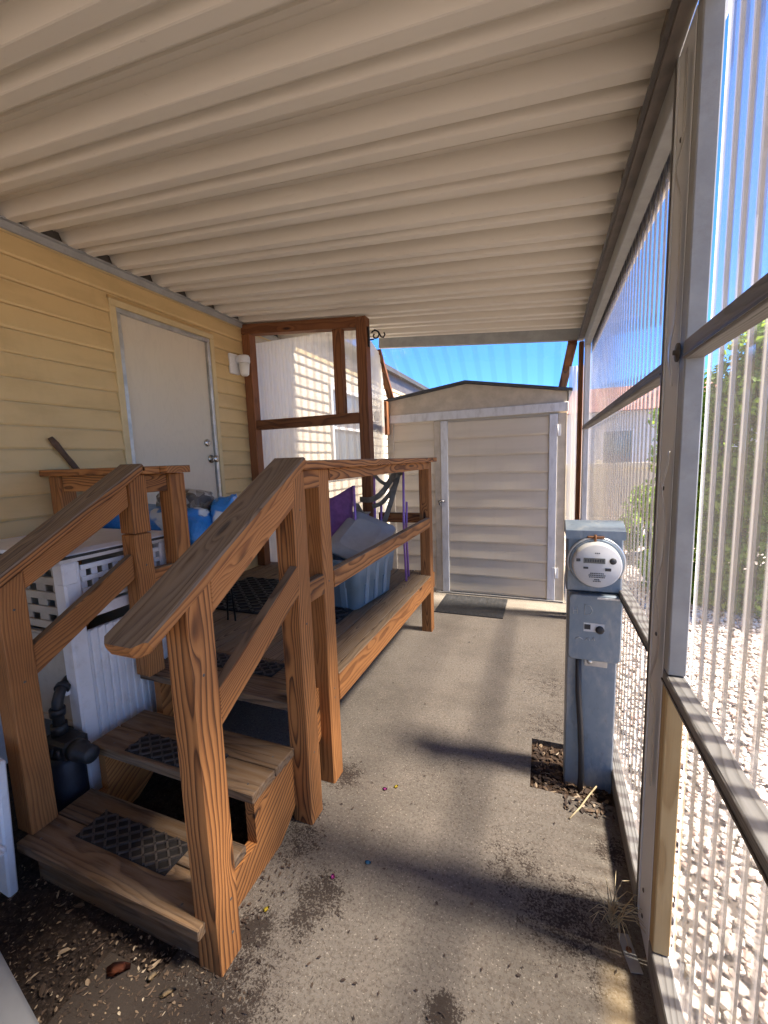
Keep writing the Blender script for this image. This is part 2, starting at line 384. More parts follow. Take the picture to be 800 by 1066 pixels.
def tube(bm, pts, r, seg=10, mat=0, caps=True, flat=None):
    pts = [V(p) for p in pts]; rings = []
    rs = r if isinstance(r, (list, tuple)) else [r] * len(pts)
    up = None
    for i, p in enumerate(pts):
        d = (pts[min(i + 1, len(pts) - 1)] - pts[max(i - 1, 0)]).normalized()
        if up is None:
            up = V((0, 0, 1)) if abs(d.z) < .9 else V((1, 0, 0))
        s = d.cross(up).normalized(); u = s.cross(d).normalized(); up = u
        rings.append([bm.verts.new(p + (s * math.cos(2 * math.pi * k / seg) + u * math.sin(2 * math.pi * k / seg) * (flat or 1)) * rs[i]) for k in range(seg)])
    for a, b in zip(rings, rings[1:]):
        for k in range(seg):
            f = bm.faces.new((a[k], a[(k + 1) % seg], b[(k + 1) % seg], b[k])); f.smooth = True; f.material_index = mat
    if caps:
        for f in (bm.faces.new(rings[0][::-1]), bm.faces.new(rings[-1])): f.material_index = mat
def loft(bm, rings, mat=0, cap0=True, cap1=True, smooth=True):
    R_ = [[bm.verts.new(p) for p in r] for r in rings]; n = len(R_[0])
    for a, b in zip(R_, R_[1:]):
        for k in range(n):
            f = bm.faces.new((a[k], a[(k + 1) % n], b[(k + 1) % n], b[k])); f.smooth = smooth; f.material_index = mat
    if cap0: bm.faces.new(R_[0][::-1]).material_index = mat
    if cap1: bm.faces.new(R_[-1]).material_index = mat
def disc_lathe(bm, c, axis, prof, seg=36, mat=0):
    """prof: (r, h) along axis"""
    ax = V(axis).normalized(); s = ax.orthogonal().normalized(); u = ax.cross(s); c = V(c)
    loft(bm, [[c + ax * h + (s * math.cos(2 * math.pi * k / seg) + u * math.sin(2 * math.pi * k / seg)) * r for k in range(seg)] for r, h in prof], mat)
def rrect(cx, cy, hx, hy, z, rad, n=5):
    out = []
    for qx, qy, a0 in ((1, 1, 0), (-1, 1, 90), (-1, -1, 180), (1, -1, 270)):
        for k in range(n + 1):
            a = R(a0 + 90 * k / n); out.append(V((cx + qx * (hx - rad) + rad * math.cos(a), cy + qy * (hy - rad) + rad * math.sin(a), z)))
    return out
def lin(o, label, cat, group=None, kind=None):
    if label: o['label'] = label
    if cat: o['category'] = cat
    if group: o['group'] = group
    if kind: o['kind'] = kind
    return o
def thing(name, label, cat, loc, group=None):
    o = bpy.data.objects.new(name, None); COL.objects.link(o); o.location = loc; o.empty_display_size = .1
    LOC[o] = V(loc); return lin(o, label, cat, group)
def part(name, bm, mats, parent=None, label=None, loc=None):
    me = bpy.data.meshes.new(name); bm.normal_update(); bm.to_mesh(me); bm.free()
    for m in (mats if isinstance(mats, (list, tuple)) else [mats]): me.materials.append(M[m])
    o = bpy.data.objects.new(name, me); COL.objects.link(o)
    if parent is not None:
        o.parent = parent; me.transform(Matrix.Translation(-LOC[parent])); LOC[o] = LOC[parent]
    elif loc is not None:
        me.transform(Matrix.Translation(-V(loc))); o.location = loc; LOC[o] = V(loc)
    else: LOC[o] = V((0, 0, 0))
    if label: o['label'] = label
    return o
def rawmesh(name, vs, fs, mats, rnd=None, loc=(0, 0, 0), parent=None):
    me = bpy.data.meshes.new(name); L = V(loc) if parent is None else LOC[parent]
    me.from_pydata([tuple(V(v) - L) for v in vs], [], fs)
    if rnd is not None:
        a = me.attributes.new('rnd', 'FLOAT', 'POINT'); a.data.foreach_set('value', rnd)
    me.materials.append(M[mats]); me.update()
    o = bpy.data.objects.new(name, me); COL.objects.link(o)
    if parent is None: o.location = loc
    else: o.parent = parent
    LOC[o] = L
    return o
def copy_thing(o, loc, label):
    c = o.copy(); COL.objects.link(c); c.location = loc; c['label'] = label
    for ch in list(o.children):
        d = ch.copy(); COL.objects.link(d); d.parent = c
    return c

# ================================================================== SETTING
def flat(name, poly, z, mat, holes=None):
    bm = NB(); fs = bm.faces.new([bm.verts.new((x, y, z)) for x, y in poly]); bm.normal_update()
    if fs.normal.z < 0: fs.normal_flip()
    o = part(name, bm, mat); o['kind'] = 'structure'; return o
flat('gravel_ground', [(-150, -150), (150, -150), (150, 200), (-150, 200)], -.06, 'gravel')
flat('bare_soil', [(-6.5, -4), (-.80, -4), (-.80, 4.6), (-6.5, 4.6)], -.012, 'soil')
# concrete slab as blocks round the meter's square planting hole
bm = NB()
PX0, PX1, PY0, PY1 = -.045, .30, 1.83, 2.18
for (a, b, c, d) in ((-1.25, PX0, -4, .72), (-1.05, PX0, .72, 1.40), (-2.6, PX0, 1.40, 6.0), (PX0, .36, -4, PY0), (PX0, .36, PY1, 6.0), (PX1, .36, PY0, PY1)):
    vs = [bm.verts.new(q) for q in ((a, c, 0), (b, c, 0), (b, d, 0), (a, d, 0))]; bm.faces.new(vs)
for (a, b) in (((PX0, PY0), (PX1, PY0)), ((PX1, PY0), (PX1, PY1)), ((PX1, PY1), (PX0, PY1)), ((PX0, PY1), (PX0, PY0)), ((-1.25, .72), (-1.25, -4)), ((-1.05, .72), (-1.25, .72)), ((-1.05, 1.40), (-1.05, .72)), ((-2.6, 1.4), (-1.05, 1.4)), ((.36, -4), (.36, 6))):
    bm.faces.new([bm.verts.new(q) for q in ((*a, 0), (*a, -.055), (*b, -.055), (*b, 0))])
o = part('concrete_patio', bm, 'conc'); o['kind'] = 'structure'
flat('meter_bed_soil', [(PX0 - .01, PY0 - .01), (PX1 + .01, PY0 - .01), (PX1 + .01, PY1 + .01), (PX0 - .01, PY1 + .01)], -.03, 'litter')

# ================================================================== HOUSE
WX = -2.65
house = thing('mobile_home', 'tan vinyl sided mobile home wall with a white door behind the deck', 'house', (WX, 2.4, 0))
def laps(bm, fixed, sgn, a0, a1, z0, z1, pitch, phase, axis='x', dep=.022, mat=0):
    """lap siding on a wall at `fixed` (normal sgn along `axis`), between a0..a1 along the wall"""
    k = math.floor((z0 - phase) / pitch); z = phase + k * pitch
    def P(a, off, zz): return bm.verts.new((fixed + sgn * off, a, zz) if axis == 'x' else (a, fixed + sgn * off, zz))
    while z < z1 - .001:
        lo, hi = max(z, z0), min(z + pitch, z1)
        prof = []
        for q in (-.001, .055, .06, .15, .21, 1):
            zz = z + max(q, 0) * pitch
            off = {-.001: -.005, .055: -.005, .06: dep * .75, .15: dep, .21: dep * .95, 1: .003}[q]
            prof.append((min(max(zz, lo), hi), off))
        row = [(P(a0, of, zz), P(a1, of, zz)) for zz, of in prof]
        under = (P(a0, 0.001, lo), P(a1, 0.001, lo))
        for A, B in zip([under] + row, row):
            f = bm.faces.new((A[0], A[1], B[1], B[0])); f.material_index = mat; f.normal_update()
            n = f.normal; t = n.x if axis == 'x' else n.y
            if t * sgn < -1e-6 or (abs(t) < 1e-6 and n.z > 0): f.normal_flip()
        z += pitch
DY0, DY1, DZ1 = 2.0, 2.91, 2.60
bm = NB()
PH = 2.499 - .1257 * 24
laps(bm, WX, 1, -4, DY0, .42, 2.745, .1257, PH)
laps(bm, WX, 1, DY1, 3.34, .42, 2.745, .1257, PH)
laps(bm, WX, 1, DY0, DY1, DZ1, 2.745, .1257, PH)
part('siding', bm, 'tan', house)
bm = NB(); laps(bm, WX, 1, 3.345, 9.5, .42, 2.745, .1257, PH); part('siding', bm, 'sunlitsiding', house, label='siding beyond the entry screen, coloured paler as if sunlit')
bm = NB(); box(bm, WX - 4.2, WX - .10, -4, 9.5, .10, 3.05, 0, 0)
part('wall', bm, 'tan', house)
bm = NB()
box(bm, WX - .099, WX, -4, DY0 + .07, .10, 3.05, 0, 0); box(bm, WX - .099, WX, DY1 - .07, 9.5, .10, 3.05, 0, 0); box(bm, WX - .099, WX, DY0 + .07, DY1 - .07, 2.56, 3.05, 0, 0); box(bm, WX - .099, WX, DY0 + .07, DY1 - .07, .10, .56, 0, 0)
part('wall_core', bm, 'tantrim', house)
bm = NB(); box(bm, WX + .002, WX + .02, -4, 9.5, 2.748, 2.80, 0, .004)
part('frieze_trim', bm, 'tantrim', house)
bm = NB(); box(bm, WX + .004, WX + .014, -4, 9.5, 2.802, 3.05, 0, 0); part('gap_shade_strip', bm, 'darktrim', house)  # dark strip put in for the shaded gap behind the roof ribs
bm = NB(); box(bm, WX - .02, WX - .003, -4, 9.5, -.06, .415, 0, .003)
for i in range(60): box(bm, WX - .003, WX + .003, -4 + i * .22, -4 + i * .22 + .10, -.06, .40, 0, .002)
part('skirting', bm, 'offwhite', house)
bm = NB()
prism(bm, [(WX - 4.5, 3.05), (WX + .10, 3.05), (WX + .10, 3.13), (WX - 2.1, 3.75), (WX - 4.5, 3.13)], 1, -4.2, 9.7)
part('roof', bm, 'shingle', house)
# door
door = NB()
box(door, WX - .045, WX - .004, DY0 + .075, DY1 - .075, .60, DZ1 - .055, 0, .003)
dr = part('door', door, 'door', house)
bm = NB()
for (y0, y1, z0, z1) in ((DY0, DY0 + .045, .55, DZ1 - .045), (DY1 - .045, DY1, .55, DZ1 - .045), (DY0, DY1, DZ1 - .045, DZ1)):
    box(bm, WX - .002, WX + .026, y0, y1, z0, z1, 0, .004)
part('door_casing', bm, 'tantrim', dr)
bm = NB()
for (y0, y1, z0, z1) in ((DY0 + .046, DY0 + .074, .56, DZ1 - .078), (DY1 - .074, DY1 - .046, .56, DZ1 - .078), (DY0 + .046, DY1 - .046, DZ1 - .077, DZ1 - .046)):
    box(bm, WX - .04, WX + .020, y0, y1, z0, z1, 0, .003)
for i in range(9):
    y = DY0 + .11 + i * .088; box(bm, WX + .0195, WX + .0225, y, y + .05, DZ1 - .066, DZ1 - .058, 0, .001)
box(bm, WX - .04, WX + .05, DY0 + .046, DY1 - .046, .562, .595, 0, .004)
part('door_frame', bm, 'alu', dr)
bm = NB(); disc_lathe(bm, (WX - .004, 2.795, 1.56), (1, 0, 0), [(.034, 0), (.034, .006), (.012, .010), (.012, .03), (.026, .036), (.031, .050), (.028, .064), (.014, .071), (.001, .072)])
part('door_knob', bm, 'chrome', dr)
bm = NB(); disc_lathe(bm, (WX - .004, 2.765, 1.695), (1, 0, 0), [(.031, 0), (.031, .010), (.024, .018), (.012, .020), (.001, .0205)])
box(bm, WX + .016, WX + .019, 2.763, 2.767, 1.687, 1.703, 0, 0)
part('deadbolt', bm, 'chrome', dr)
for z in (.82, 1.52, 2.3):
    bm = NB(); tube(bm, [(WX + .004, DY0 + .079, z), (WX + .004, DY0 + .079, z + .1)], .008, 8); part('hinge', bm, 'alu', dr)
# window seen through the entry screen
wy0, wy1, wz0, wz1 = 4.92, 5.85, 1.40, 2.50
bm = NB()
for (a, b, c, d) in ((wy0, wy0 + .06, wz0 + .06, wz1 - .06), (wy1 - .06, wy1, wz0 + .06, wz1 - .06), (wy0, wy1, wz0, wz0 + .06), (wy0, wy1, wz1 - .06, wz1), (wy0 + .06, wy1 - .06, 1.93, 1.97)):
    box(bm, WX + .002, WX + .05, a, b, c, d, 0, .004)
wf = part('window', bm, 'white', house)
bm = NB(); box(bm, WX + .004, WX + .022, wy0 + .05, wy1 - .05, wz0 + .05, wz1 - .05, 0, 0)
part('pane', bm, 'glass', wf)
# wall lamp
lamp = thing('wall_lamp', 'small white jelly jar lamp on the tan siding right of the house door', 'lamp', (WX, 3.17, 2.4))
bm = NB(); loft(bm, [[V((WX + x, p.x, p.y)) for p in rrect(3.145, 2.405, .062 - q, .088 - q, 0, .012)] for x, q in ((.012, 0), (.03, 0), (.036, .006))])
part('mounting_plate', bm, 'white', lamp)
bm = NB(); tube(bm, [(WX + .03, 3.16, 2.44), (WX + .085, 3.19, 2.445)], .026, 14)
disc_lathe(bm, (WX + .095, 3.19, 2.415), (0, 0, 1), [(.052, 0), (.054, .012), (.054, .05), (.045, .066), (.01, .072)], 28)
part('lamp_cap', bm, 'white', lamp)
bm = NB(); disc_lathe(bm, (WX + .095, 3.19, 2.30), (0, 0, 1), [(.005, 0), (.026, .003), (.038, .016), (.048, .116)], 28)
part('lamp_glass', bm, 'glow', lamp)

# ================================================================== PATIO COVER
XR, ZR, ZL = .27, 2.545, 2.80
SL = (ZL - ZR) / (XR - WX)
def zroof(x): return ZL - SL * (x - WX)
RY0, RY1 = -4.4, 4.16  # roof lengthened unseen behind the camera to block back light
cover = thing('patio_cover', 'beige ribbed metal patio cover roof overhead, sloping away from the house', 'patio cover', (-1.2, 1.3, 2.5))
bm = NB(); per = .30; prof = []
y = 1.914 - .275 - 22 * per
base = [(0, .064), (.040, .064), (.0425, .057), (.0515, .057), (.054, .064), (.068, .064), (.070, .0605), (.075, .0605), (.077, .064), (.100, .064), (.122, .002), (.126, 0), (.168, 0), (.172, .002), (.188, .030), (.210, .030), (.226, .002), (.230, 0), (.270, 0), (.275, .002)]
while y < RY1:
    for (q, h) in base:
        if RY0 <= y + q <= RY1: prof.append((y + q, h))
    y += per
xs = [WX + .02, .335]
rows = [[bm.verts.new((x, yy, zroof(x) + h)) for yy, h in prof] for x in xs]
for a, b in zip(rows, rows[1:]):
    for k in range(len(prof) - 1):
        bm.faces.new((a[k], a[k + 1], b[k + 1], b[k]))
part('roof_pan', bm, 'roof', cover)
bm = NB(); board(bm, (WX + .02, (RY0 + RY1) / 2, zroof(WX + .02) + .085), (.335, (RY0 + RY1) / 2, zroof(.335) + .085), RY1 - RY0, .03, (0, 1, 0), 0, None, .002); part('roof_top', bm, 'housewhite', cover)
bm = NB(); xi = XR
box(bm, XR, XR + .03, RY0, RY1, ZR - .045, ZR + .055, 0, .004); box(bm, XR - .004, XR + .034, RY0, RY1, ZR - .058, ZR - .046, 0, .002)
part('header_beam', bm, 'beam', cover)
bm = NB(); board(bm, (-1.62, RY1 + .03, zroof(-1.62) + .008), (XR + .04, RY1 + .03, zroof(XR + .04) + .008), .125, .05, (0, 0, 1), 0)
part('end_beam', bm, 'greypaint', cover)
bm = NB(); box(bm, .368, .384, 1.41, RY1 + .05, 2.385, 2.60, 0, .004); box(bm, .3845, .41, 1.41, RY1 + .05, 2.57, 2.60, 0, .002)
part('fascia_board', bm, 'roof', cover)
bm = NB(); prism(bm, [(WX + .021, 2.752), (WX + .034, 2.752), (WX + .038, 2.79), (WX + .055, 2.793), (WX + .055, 2.80), (WX + .021, 2.80)], 1, RY0, RY1)
part('wall_ledger', bm, 'greypaint', cover)
bm = NB()
box(bm, XR - .02, XR - .0065, RY0, RY1, ZR - .058, ZR - .05, 0, .001)
part('beam_lip', bm, 'darktrim', cover)

# ================================================================== CLEAR WALL ON THE RIGHT
cw = thing('clear_patio_wall', 'clear corrugated plastic patio wall on grey posts and rails beside the gravel', 'wall', (.33, 1.3, 0))
def greca(bm, p0, along, up, n, L, H, pitch=.071, amp=.011, ph=0., sag=0):
    """profiled clear sheet: ribs run along `up`, profile along `along`, depth along n"""
    p0, al, u, nn = V(p0), V(along), V(up), V(n); pr = []
    k = 0.0 - ph
    while k < L:
        for q, h in ((0, 0), (.40, 0), (.47, .3), (.53, .8), (.58, 1), (.84, 1), (.89, .8), (.95, .3)):
            s = k + q * pitch
            if 0 <= s <= L: pr.append((s, h * amp))
        k += pitch
    m = 1; rows = []; gc, gr = lay(bm)
    for j in range(m + 1):
        z = H * j / m
        row = []
        for s, h in pr:
            q = bm.verts.new(p0 + al * s + u * z + nn * h); q[gr] = h / amp; row.append(q)
        rows.append(row)
    for a, b in zip(rows, rows[1:]):
        for i in range(len(pr) - 1):
            f = bm.faces.new((a[i], a[i + 1], b[i + 1], b[i])); f.smooth = False
PXX = .352
bm = NB(); greca(bm, (PXX, 1.392, .055), (0, 1, 0), (0, 0, 1), (1, 0, 0), 2.70, 2.455)
part('clear_panel', bm, 'polyfar', cw)
bm = NB(); greca(bm, (PXX, -4.4, .055), (0, 1, 0), (0, 0, 1), (1, 0, 0), 5.63, 2.56, ph=.025)  # sheet runs on unseen behind the camera, lengthened to cut back light
part('clear_panel', bm, 'poly', cw)
# post: steel channel, dark edge, grey jamb, raw stud
bm = NB()
box(bm, .303, .340, 1.248, 1.386, -.01, 2.486, 0, .003); box(bm, .300, .303, 1.372, 1.384, .03, 2.48, 0, .001)
po = part('post', bm, 'postgrey', cw)
for q in ((.2985, .345, 1.3875, 1.402, -.01, 2.486), (.304, .338, 1.238, 1.2465, .0, 2.486)):
    bm = NB(); box(bm, *q, 0, .001); part('edge_strip', bm, 'darktrim', po)
for z in (.08, .17, .99, 2.25, 1.40):
    bm = NB(); disc_lathe(bm, (.299, 1.31, z), (-1, 0, 0), [(.006, 0), (.006, .002), (.002, .0035)], 10); part('screw', bm, 'darktrim', po)
bm = NB(); box(bm, .302, .343, 1.198, 1.237, .926, 2.486, 0, .003)
part('jamb', bm, 'greypaint', cw)
bm = NB(); box(bm, .302, .343, 1.198, 1.237, .095, .886, 0, .003)
part('stud', bm, 'pine', cw, label='raw yellow pine stud under the near rail')
# rails
def rail(y0, y1, z0, z1, nm='rail', m='rail'):
    bm = NB(); box(bm, .300, .343, y0, y1, z0, z1, 0, .003)
    if nm == 'rail':
        for yy in (y0, ): box(bm, .297, .3005, y0 + .002, y1, z0 + .004, z0 + .010, 1, 0)
    return part(nm, bm, [m, 'darktrim'], cw)
rail(-4.4, 1.236, .889, .923); rail(-4.4, 1.2, 1.712, 1.756); rail(1.404, 4.08, .889, .923); rail(1.404, 4.08, 1.708, 1.744)  # near rails follow the sheet into its added unseen stretch
rail(-4.4, 1.236, -.02, .092, 'sill'); rail(1.404, 4.08, -.02, .088, 'sill')
rail(1.404, 4.08, 2.40, 2.486, 'top_plate', 'greypaint'); rail(-4.4, 1.2, 2.45, 2.486, 'top_plate', 'greypaint')
bm = NB(); box(bm, .344, .349, -1.4, -1.3, .0, 2.5, 0, .002); part('post', bm, 'postgrey', cw)  # unseen post added in the lengthened stretch behind the camera
bm = NB(); box(bm, .303, .345, 3.98, 4.08, .09, 2.40, 0, .003)
part('end_stud', bm, 'whitewood', cw)
# perforated strap that bulges off the channel
def strap(z0, z1, bulges):
    bm = NB(); pts = []; n = 60
    for i in range(n + 1):
        z = z0 + (z1 - z0) * i / n; off = 0.004
        for bz, w, a in bulges: off += a * math.exp(-((z - bz) / w) ** 2)
        pts.append((.2985 - off, 1.268 + .012 * math.sin(z * 3), z))
    for a, b in zip(pts, pts[1:]):
        vs = [bm.verts.new(q) for q in ((a[0], a[1] - .009, a[2]), (a[0], a[1] + .009, a[2]), (b[0], b[1] + .009, b[2]), (b[0], b[1] - .009, b[2]))]
        f = bm.faces.new(vs); f.smooth = True
    bmesh.ops.remove_doubles(bm, verts=bm.verts[:], dist=.0002)
    bmesh.ops.solidify(bm, geom=bm.faces[:], thickness=.0012)
    return bm
part('strap', strap(1.66, 2.42, [(2.16, .045, .012), (1.74, .06, .010)]), 'alu', cw)
part('strap', strap(.55, 1.50, [(1.40, .05, .012), (.87, .05, .014), (1.13, .06, .012)]), 'alu', cw)
bm = NB(); disc_lathe(bm, (.297, 1.232, 1.735), (-1, 0, 0), [(.022, 0), (.022, .004), (.006, .006), (.006, .011), (.001, .012)], 16)
part('bracket', bm, 'darktrim', cw)
bm = NB(); box(bm, .262, .30, 4.09, 4.165, 0, 2.46, 0, .004)
part('corner_post', bm, 'brown', cw, label='slim red brown timber corner post by the shed')

# ================================================================== ENTRY SCREEN (brown frame by the house door)
es = thing('entry_screen', 'red brown timber screen with clear corrugated panels beside the house door', 'screen', (-2.0, 3.34, 0))
def bx(name, par, mat, *a, label=None, **k):
    bm = NB(); box(bm, *a, **k); return part(name, bm, mat, par, label)
SY0, SY1 = 3.275, 3.365
bx('post', es, 'brown', -2.632, -2.545, SY0, SY1, .515, zroof(-2.6) - .105)
bx('post', es, 'brown', -1.475, -1.385, SY0, SY1, -.005, zroof(-1.4) - .012)
bx('post', es, 'brown', -1.70, -1.62, 3.285, 3.36, 1.913, zroof(-1.66) - .102)
bm = NB(); board(bm, (-2.634, 3.32, zroof(-2.63) - .056), (-1.477, 3.32, zroof(-1.477) - .056), .088, .088, (0, 0, 1))
part('top_rail', bm, 'brown', es)
bx('mid_rail', es, 'brown', -2.543, -1.477, SY0 + .01, SY1 - .01, 1.825, 1.912)
bm = NB(); greca(bm, (-2.60, 3.372, .53), (1, 0, 0), (0, 0, 1), (0, 1, 0), 1.18, 2.10, .075, .006)
part('clear_panel', bm, 'polyend', es)
bm = NB(); greca(bm, (-1.455, 3.372, .60), V((-.21, 1, 0)).normalized(), (0, 0, 1), V((1, .21, 0)).normalized(), 1.0, 2.0, .075, .011)
part('clear_panel', bm, 'polyend', es)
bm = NB(); board(bm, (-1.49, 3.37, 1.825), (-1.675, 4.355, 1.825), .07, .04, (0, 0, 1)); part('side_rail', bm, 'brown', es)
# iron scroll hanger on the post
hook = thing('scroll_hook', 'black iron scroll hanger fixed high on the brown screen post', 'hook', (-1.385, 3.32, 2.52))
bm = NB(); pts = []
for i in range(40):
    a = i / 39 * 4.2 * math.pi / 2; r = .012 + .030 * i / 39
    pts.append((-1.318 + r * math.cos(a + 2.2), 3.32, 2.525 + r * math.sin(a + 2.2)))
tube(bm, pts, .0065, 8)
p = pts[-1]; tube(bm, [p, (p[0] + .03, 3.32, p[2] + .018), (p[0] + .062, 3.32, p[2] - .002), (p[0] + .085, 3.32, p[2] - .045), (p[0] + .105, 3.32, p[2] - .05), (p[0] + .118, 3.32, p[2] - .03), (p[0] + .110, 3.32, p[2] - .012)], .0065, 8)
part('scroll', bm, 'iron', hook)
bm = NB(); box(bm, -1.384, -1.372, 3.305, 3.335, 2.44, 2.60, 0, .003); box(bm, -1.372, -1.33, 3.314, 3.326, 2.49, 2.50, 0, .002)
part('bracket_plate', bm, 'iron', hook)

# ================================================================== END SCREEN above the shed
en = thing('end_screen', 'sloping clear plastic screen with brown braces between roof and shed', 'screen', (-.75, 4.3, 2.2))
bm = NB(); board(bm, (-1.625, 4.13, zroof(-1.62) - .085), (-1.66, 4.75, 2.02), .075, .04, (1, 0, 0)); part('brace', bm, 'brown', en)
bm = NB(); board(bm, (.212, 4.13, zroof(.21) - .08), (.150, 4.95, 2.15), .075, .04, (1, 0, 0)); part('brace', bm, 'brown', en)
bm = NB(); u = V((0, .62, -.42)).normalized(); greca(bm, (-1.66, 4.222, 2.512), (1, 0, 0), u, (0, .56, .83), 1.90, .90, .15, .003)
for v in bm.verts: v.co.z += (-.05 - v.co.x) * SL
part('clear_panel', bm, 'polysky', en)
bx('short_post', en, 'brown', -1.70, -1.625, 4.36, 4.44, 1.78, 2.14)
bm = NB(); greca(bm, (.203, 4.42, .02), (1, 0, 0), (0, 0, 1), (0, 1, 0), .145, 2.3, .07, .008)
part('side_panel', bm, 'polyend', en)
fl = thing('flood_light', 'small grey round flood light on the short brown post above the shed corner', 'lamp', (-1.71, 4.30, 1.98))
bm = NB(); disc_lathe(bm, (-1.70, 4.36, 1.99), (-.35, -1, -.15), [(.03, 0), (.052, .03), (.058, .06), (.054, .064), (.001, .06)], 24)
part('lamp_head', bm, 'greypaint', fl)
bm = NB(); tube(bm, [(-1.67, 4.357, 2.0), (-1.70, 4.34, 1.99)], .016, 10); part('bracket', bm, 'greypaint', fl)

# ================================================================== SHED
SX0, SX1, SYF, SYB = -1.66, .19, 4.46, 6.3
shed = thing('garden_shed', 'cream lap sided garden shed with white trimmed door at the patio end', 'shed', (-.75, 5.2, 0))
zl, zr, zp, xp = 2.145, 2.105, 2.262, -.78
bm = NB(); prism(bm, [(SX0, -.02), (SX1, -.02), (SX1, zr), (xp, zp), (SX0, zl)], 1, SYF + .012, SYB)
part('wall', bm, 'cream', shed)
bm = NB(); laps(bm, SYF + .011, -1, SX0, -1.125, .04, 1.905, .1855, .02, 'y', .016)
part('siding', bm, 'cream', shed)
bm = NB(); laps(bm, SX0 + .001, -1, SYF + .02, SYB, .04, 1.95, .1855, .02, 'x', .016)
part('siding', bm, 'cream', shed)
bm = NB()
prism(bm, [(SX0 + .0, 1.992), (SX1, 1.992), (SX1, zr - .004), (xp, zp - .004), (SX0, zl - .004)], 1, SYF - .004, SYF + .0115)
part('gable', bm, 'beige', shed)
bm = NB(); board(bm, (SX0 - .005, SYF - .012, 1.946), (SX1 + .012, SYF - .012, 1.956), .088, .022, (0, 0, 1)); part('header_trim', bm, 'whitewood', shed)
for q in ((-1.125, -1.052, SYF - .012, SYF + .010, .02, 1.90), (.112, SX1 + .004, SYF - .012, SYF + .010, -.01, 1.90), (SX0 - .004, SX0 + .07, SYF - .014, SYF + .0105, .02, 1.90)):
    bm = NB(); box(bm, *q, 0, .003); part('corner_board', bm, 'beige', shed)
bm = NB()
def roofslab(x0, z0, x1, z1):
    prism(bm, [(x0, z0), (x1, z1), (x1, z1 + .028), (x0, z0 + .028)], 1, SYF - .05, SYB + .06)
roofslab(SX0 - .045, zl - .011, xp, zp); roofslab(xp, zp, SX1 + .045, zr - .011)
part('roof', bm, 'shingle', shed)
bm = NB(); laps(bm, SYF + .0, -1, -.974, .032, .03, 1.88, .1855, .02, 'y', .014)
box(bm, -.975, .034, SYF + .001, SYF + .010, .02, 1.895, 0, 0)
sd = part('door', bm, 'cream', shed)
for q in ((-1.050, -.976), (.035, .110)):
    bm = NB(); box(bm, *q, SYF - .022, SYF + .003, .02, 1.893, 0, .003); part('door_trim', bm, 'whitewood', sd)
for z in (.25, 1.68):
    bm = NB(); box(bm, .078, .108, SYF - .026, SYF - .0225, z, z + .11, 0, .001); box(bm, .113, .14, SYF - .017, SYF - .0125, z, z + .11, 0, .001); tube(bm, [(.111, SYF - .024, z), (.111, SYF - .024, z + .11)], .005, 8)
    part('hinge', bm, 'whitewood', sd)
bm = NB(); box(bm, -1.075, -1.053, SYF - .018, SYF - .0125, 1.02, 1.05, 0, .001); box(bm, -1.05, -1.0, SYF - .030, SYF - .0225, 1.025, 1.045, 0, .002); tube(bm, [(-1.085, SYF - .02, 1.035), (-1.05, SYF - .035, 1.035), (-1.02, SYF - .035, 1.038)], .006, 8); box(bm, -1.076, -1.058, SYF - .04, SYF - .022, .992, 1.022, 0, .003)
part('latch', bm, 'chrome', sd)
bm = NB(); box(bm, -1.13, SX1, SYF - .03, SYF + .01, 0.001, .018, 0, .003); part('threshold', bm, 'rail', shed)

# ================================================================== DECK WITH STEPS
deck = thing('wooden_deck', 'orange stained timber deck with two steps and sloping handrails', 'deck', (-1.8, 2.4, 0))
ST = ['stain', 'weath']
def dpart(name, *boards, mats=ST, label=None):
    bm = NB()
    for b in boards: b(bm)
    return part(name, bm, mats, deck, label)
B = lambda *a, **k: (lambda bm: board(bm, *a, **k))
X = lambda *a, **k: (lambda bm: box(bm, *a, **k))
ztop = .51
pl = []
x = -.945
while x > -2.60:
    x0 = max(x - .139, -2.625); pl.append(X(x0, x, 1.662, 3.50, ztop - .036, ztop - rng.random() * .003, mat=0, axis=1)); x -= .1455
dpart('deck_boards', *pl, mats=['weath'])
dpart('landing_boards', X(-1.845, -.972, 1.352, 1.497, ztop - .037, ztop, axis=0), X(-1.845, -.972, 1.503, 1.656, ztop - .037, ztop - .002, axis=0), mats=['step'])
dpart('tread', X(-1.800, -.948, 1.060, 1.192, .303, .340, axis=0), X(-1.800, -.948, 1.198, 1.325, .303, .3385, axis=0), mats=['step'])
dpart('tread', X(-1.770, -.915, .758, .893, .133, .170, axis=0), X(-1.770, -.966, .899, 1.03, .133, .1685, axis=0), mats=['step'])
dpart('riser', X(-1.745, -.968, .800, .838, -.01, .132, axis=0), mats=['step'])
def stringer(x0, x1):
    bm = NB()
    prism(bm, [(.842, -.01), (.842, .132), (1.075, .132), (1.075, .302), (1.37, .302), (1.37, .471), (1.655, .471), (1.655, .30), (1.20, -.01)], 0, x0, x1)
    return bm
part('stringer', stringer(-.998, -.958), 'stain', deck); part('stringer', stringer(-1.775, -1.735), 'stain', deck)
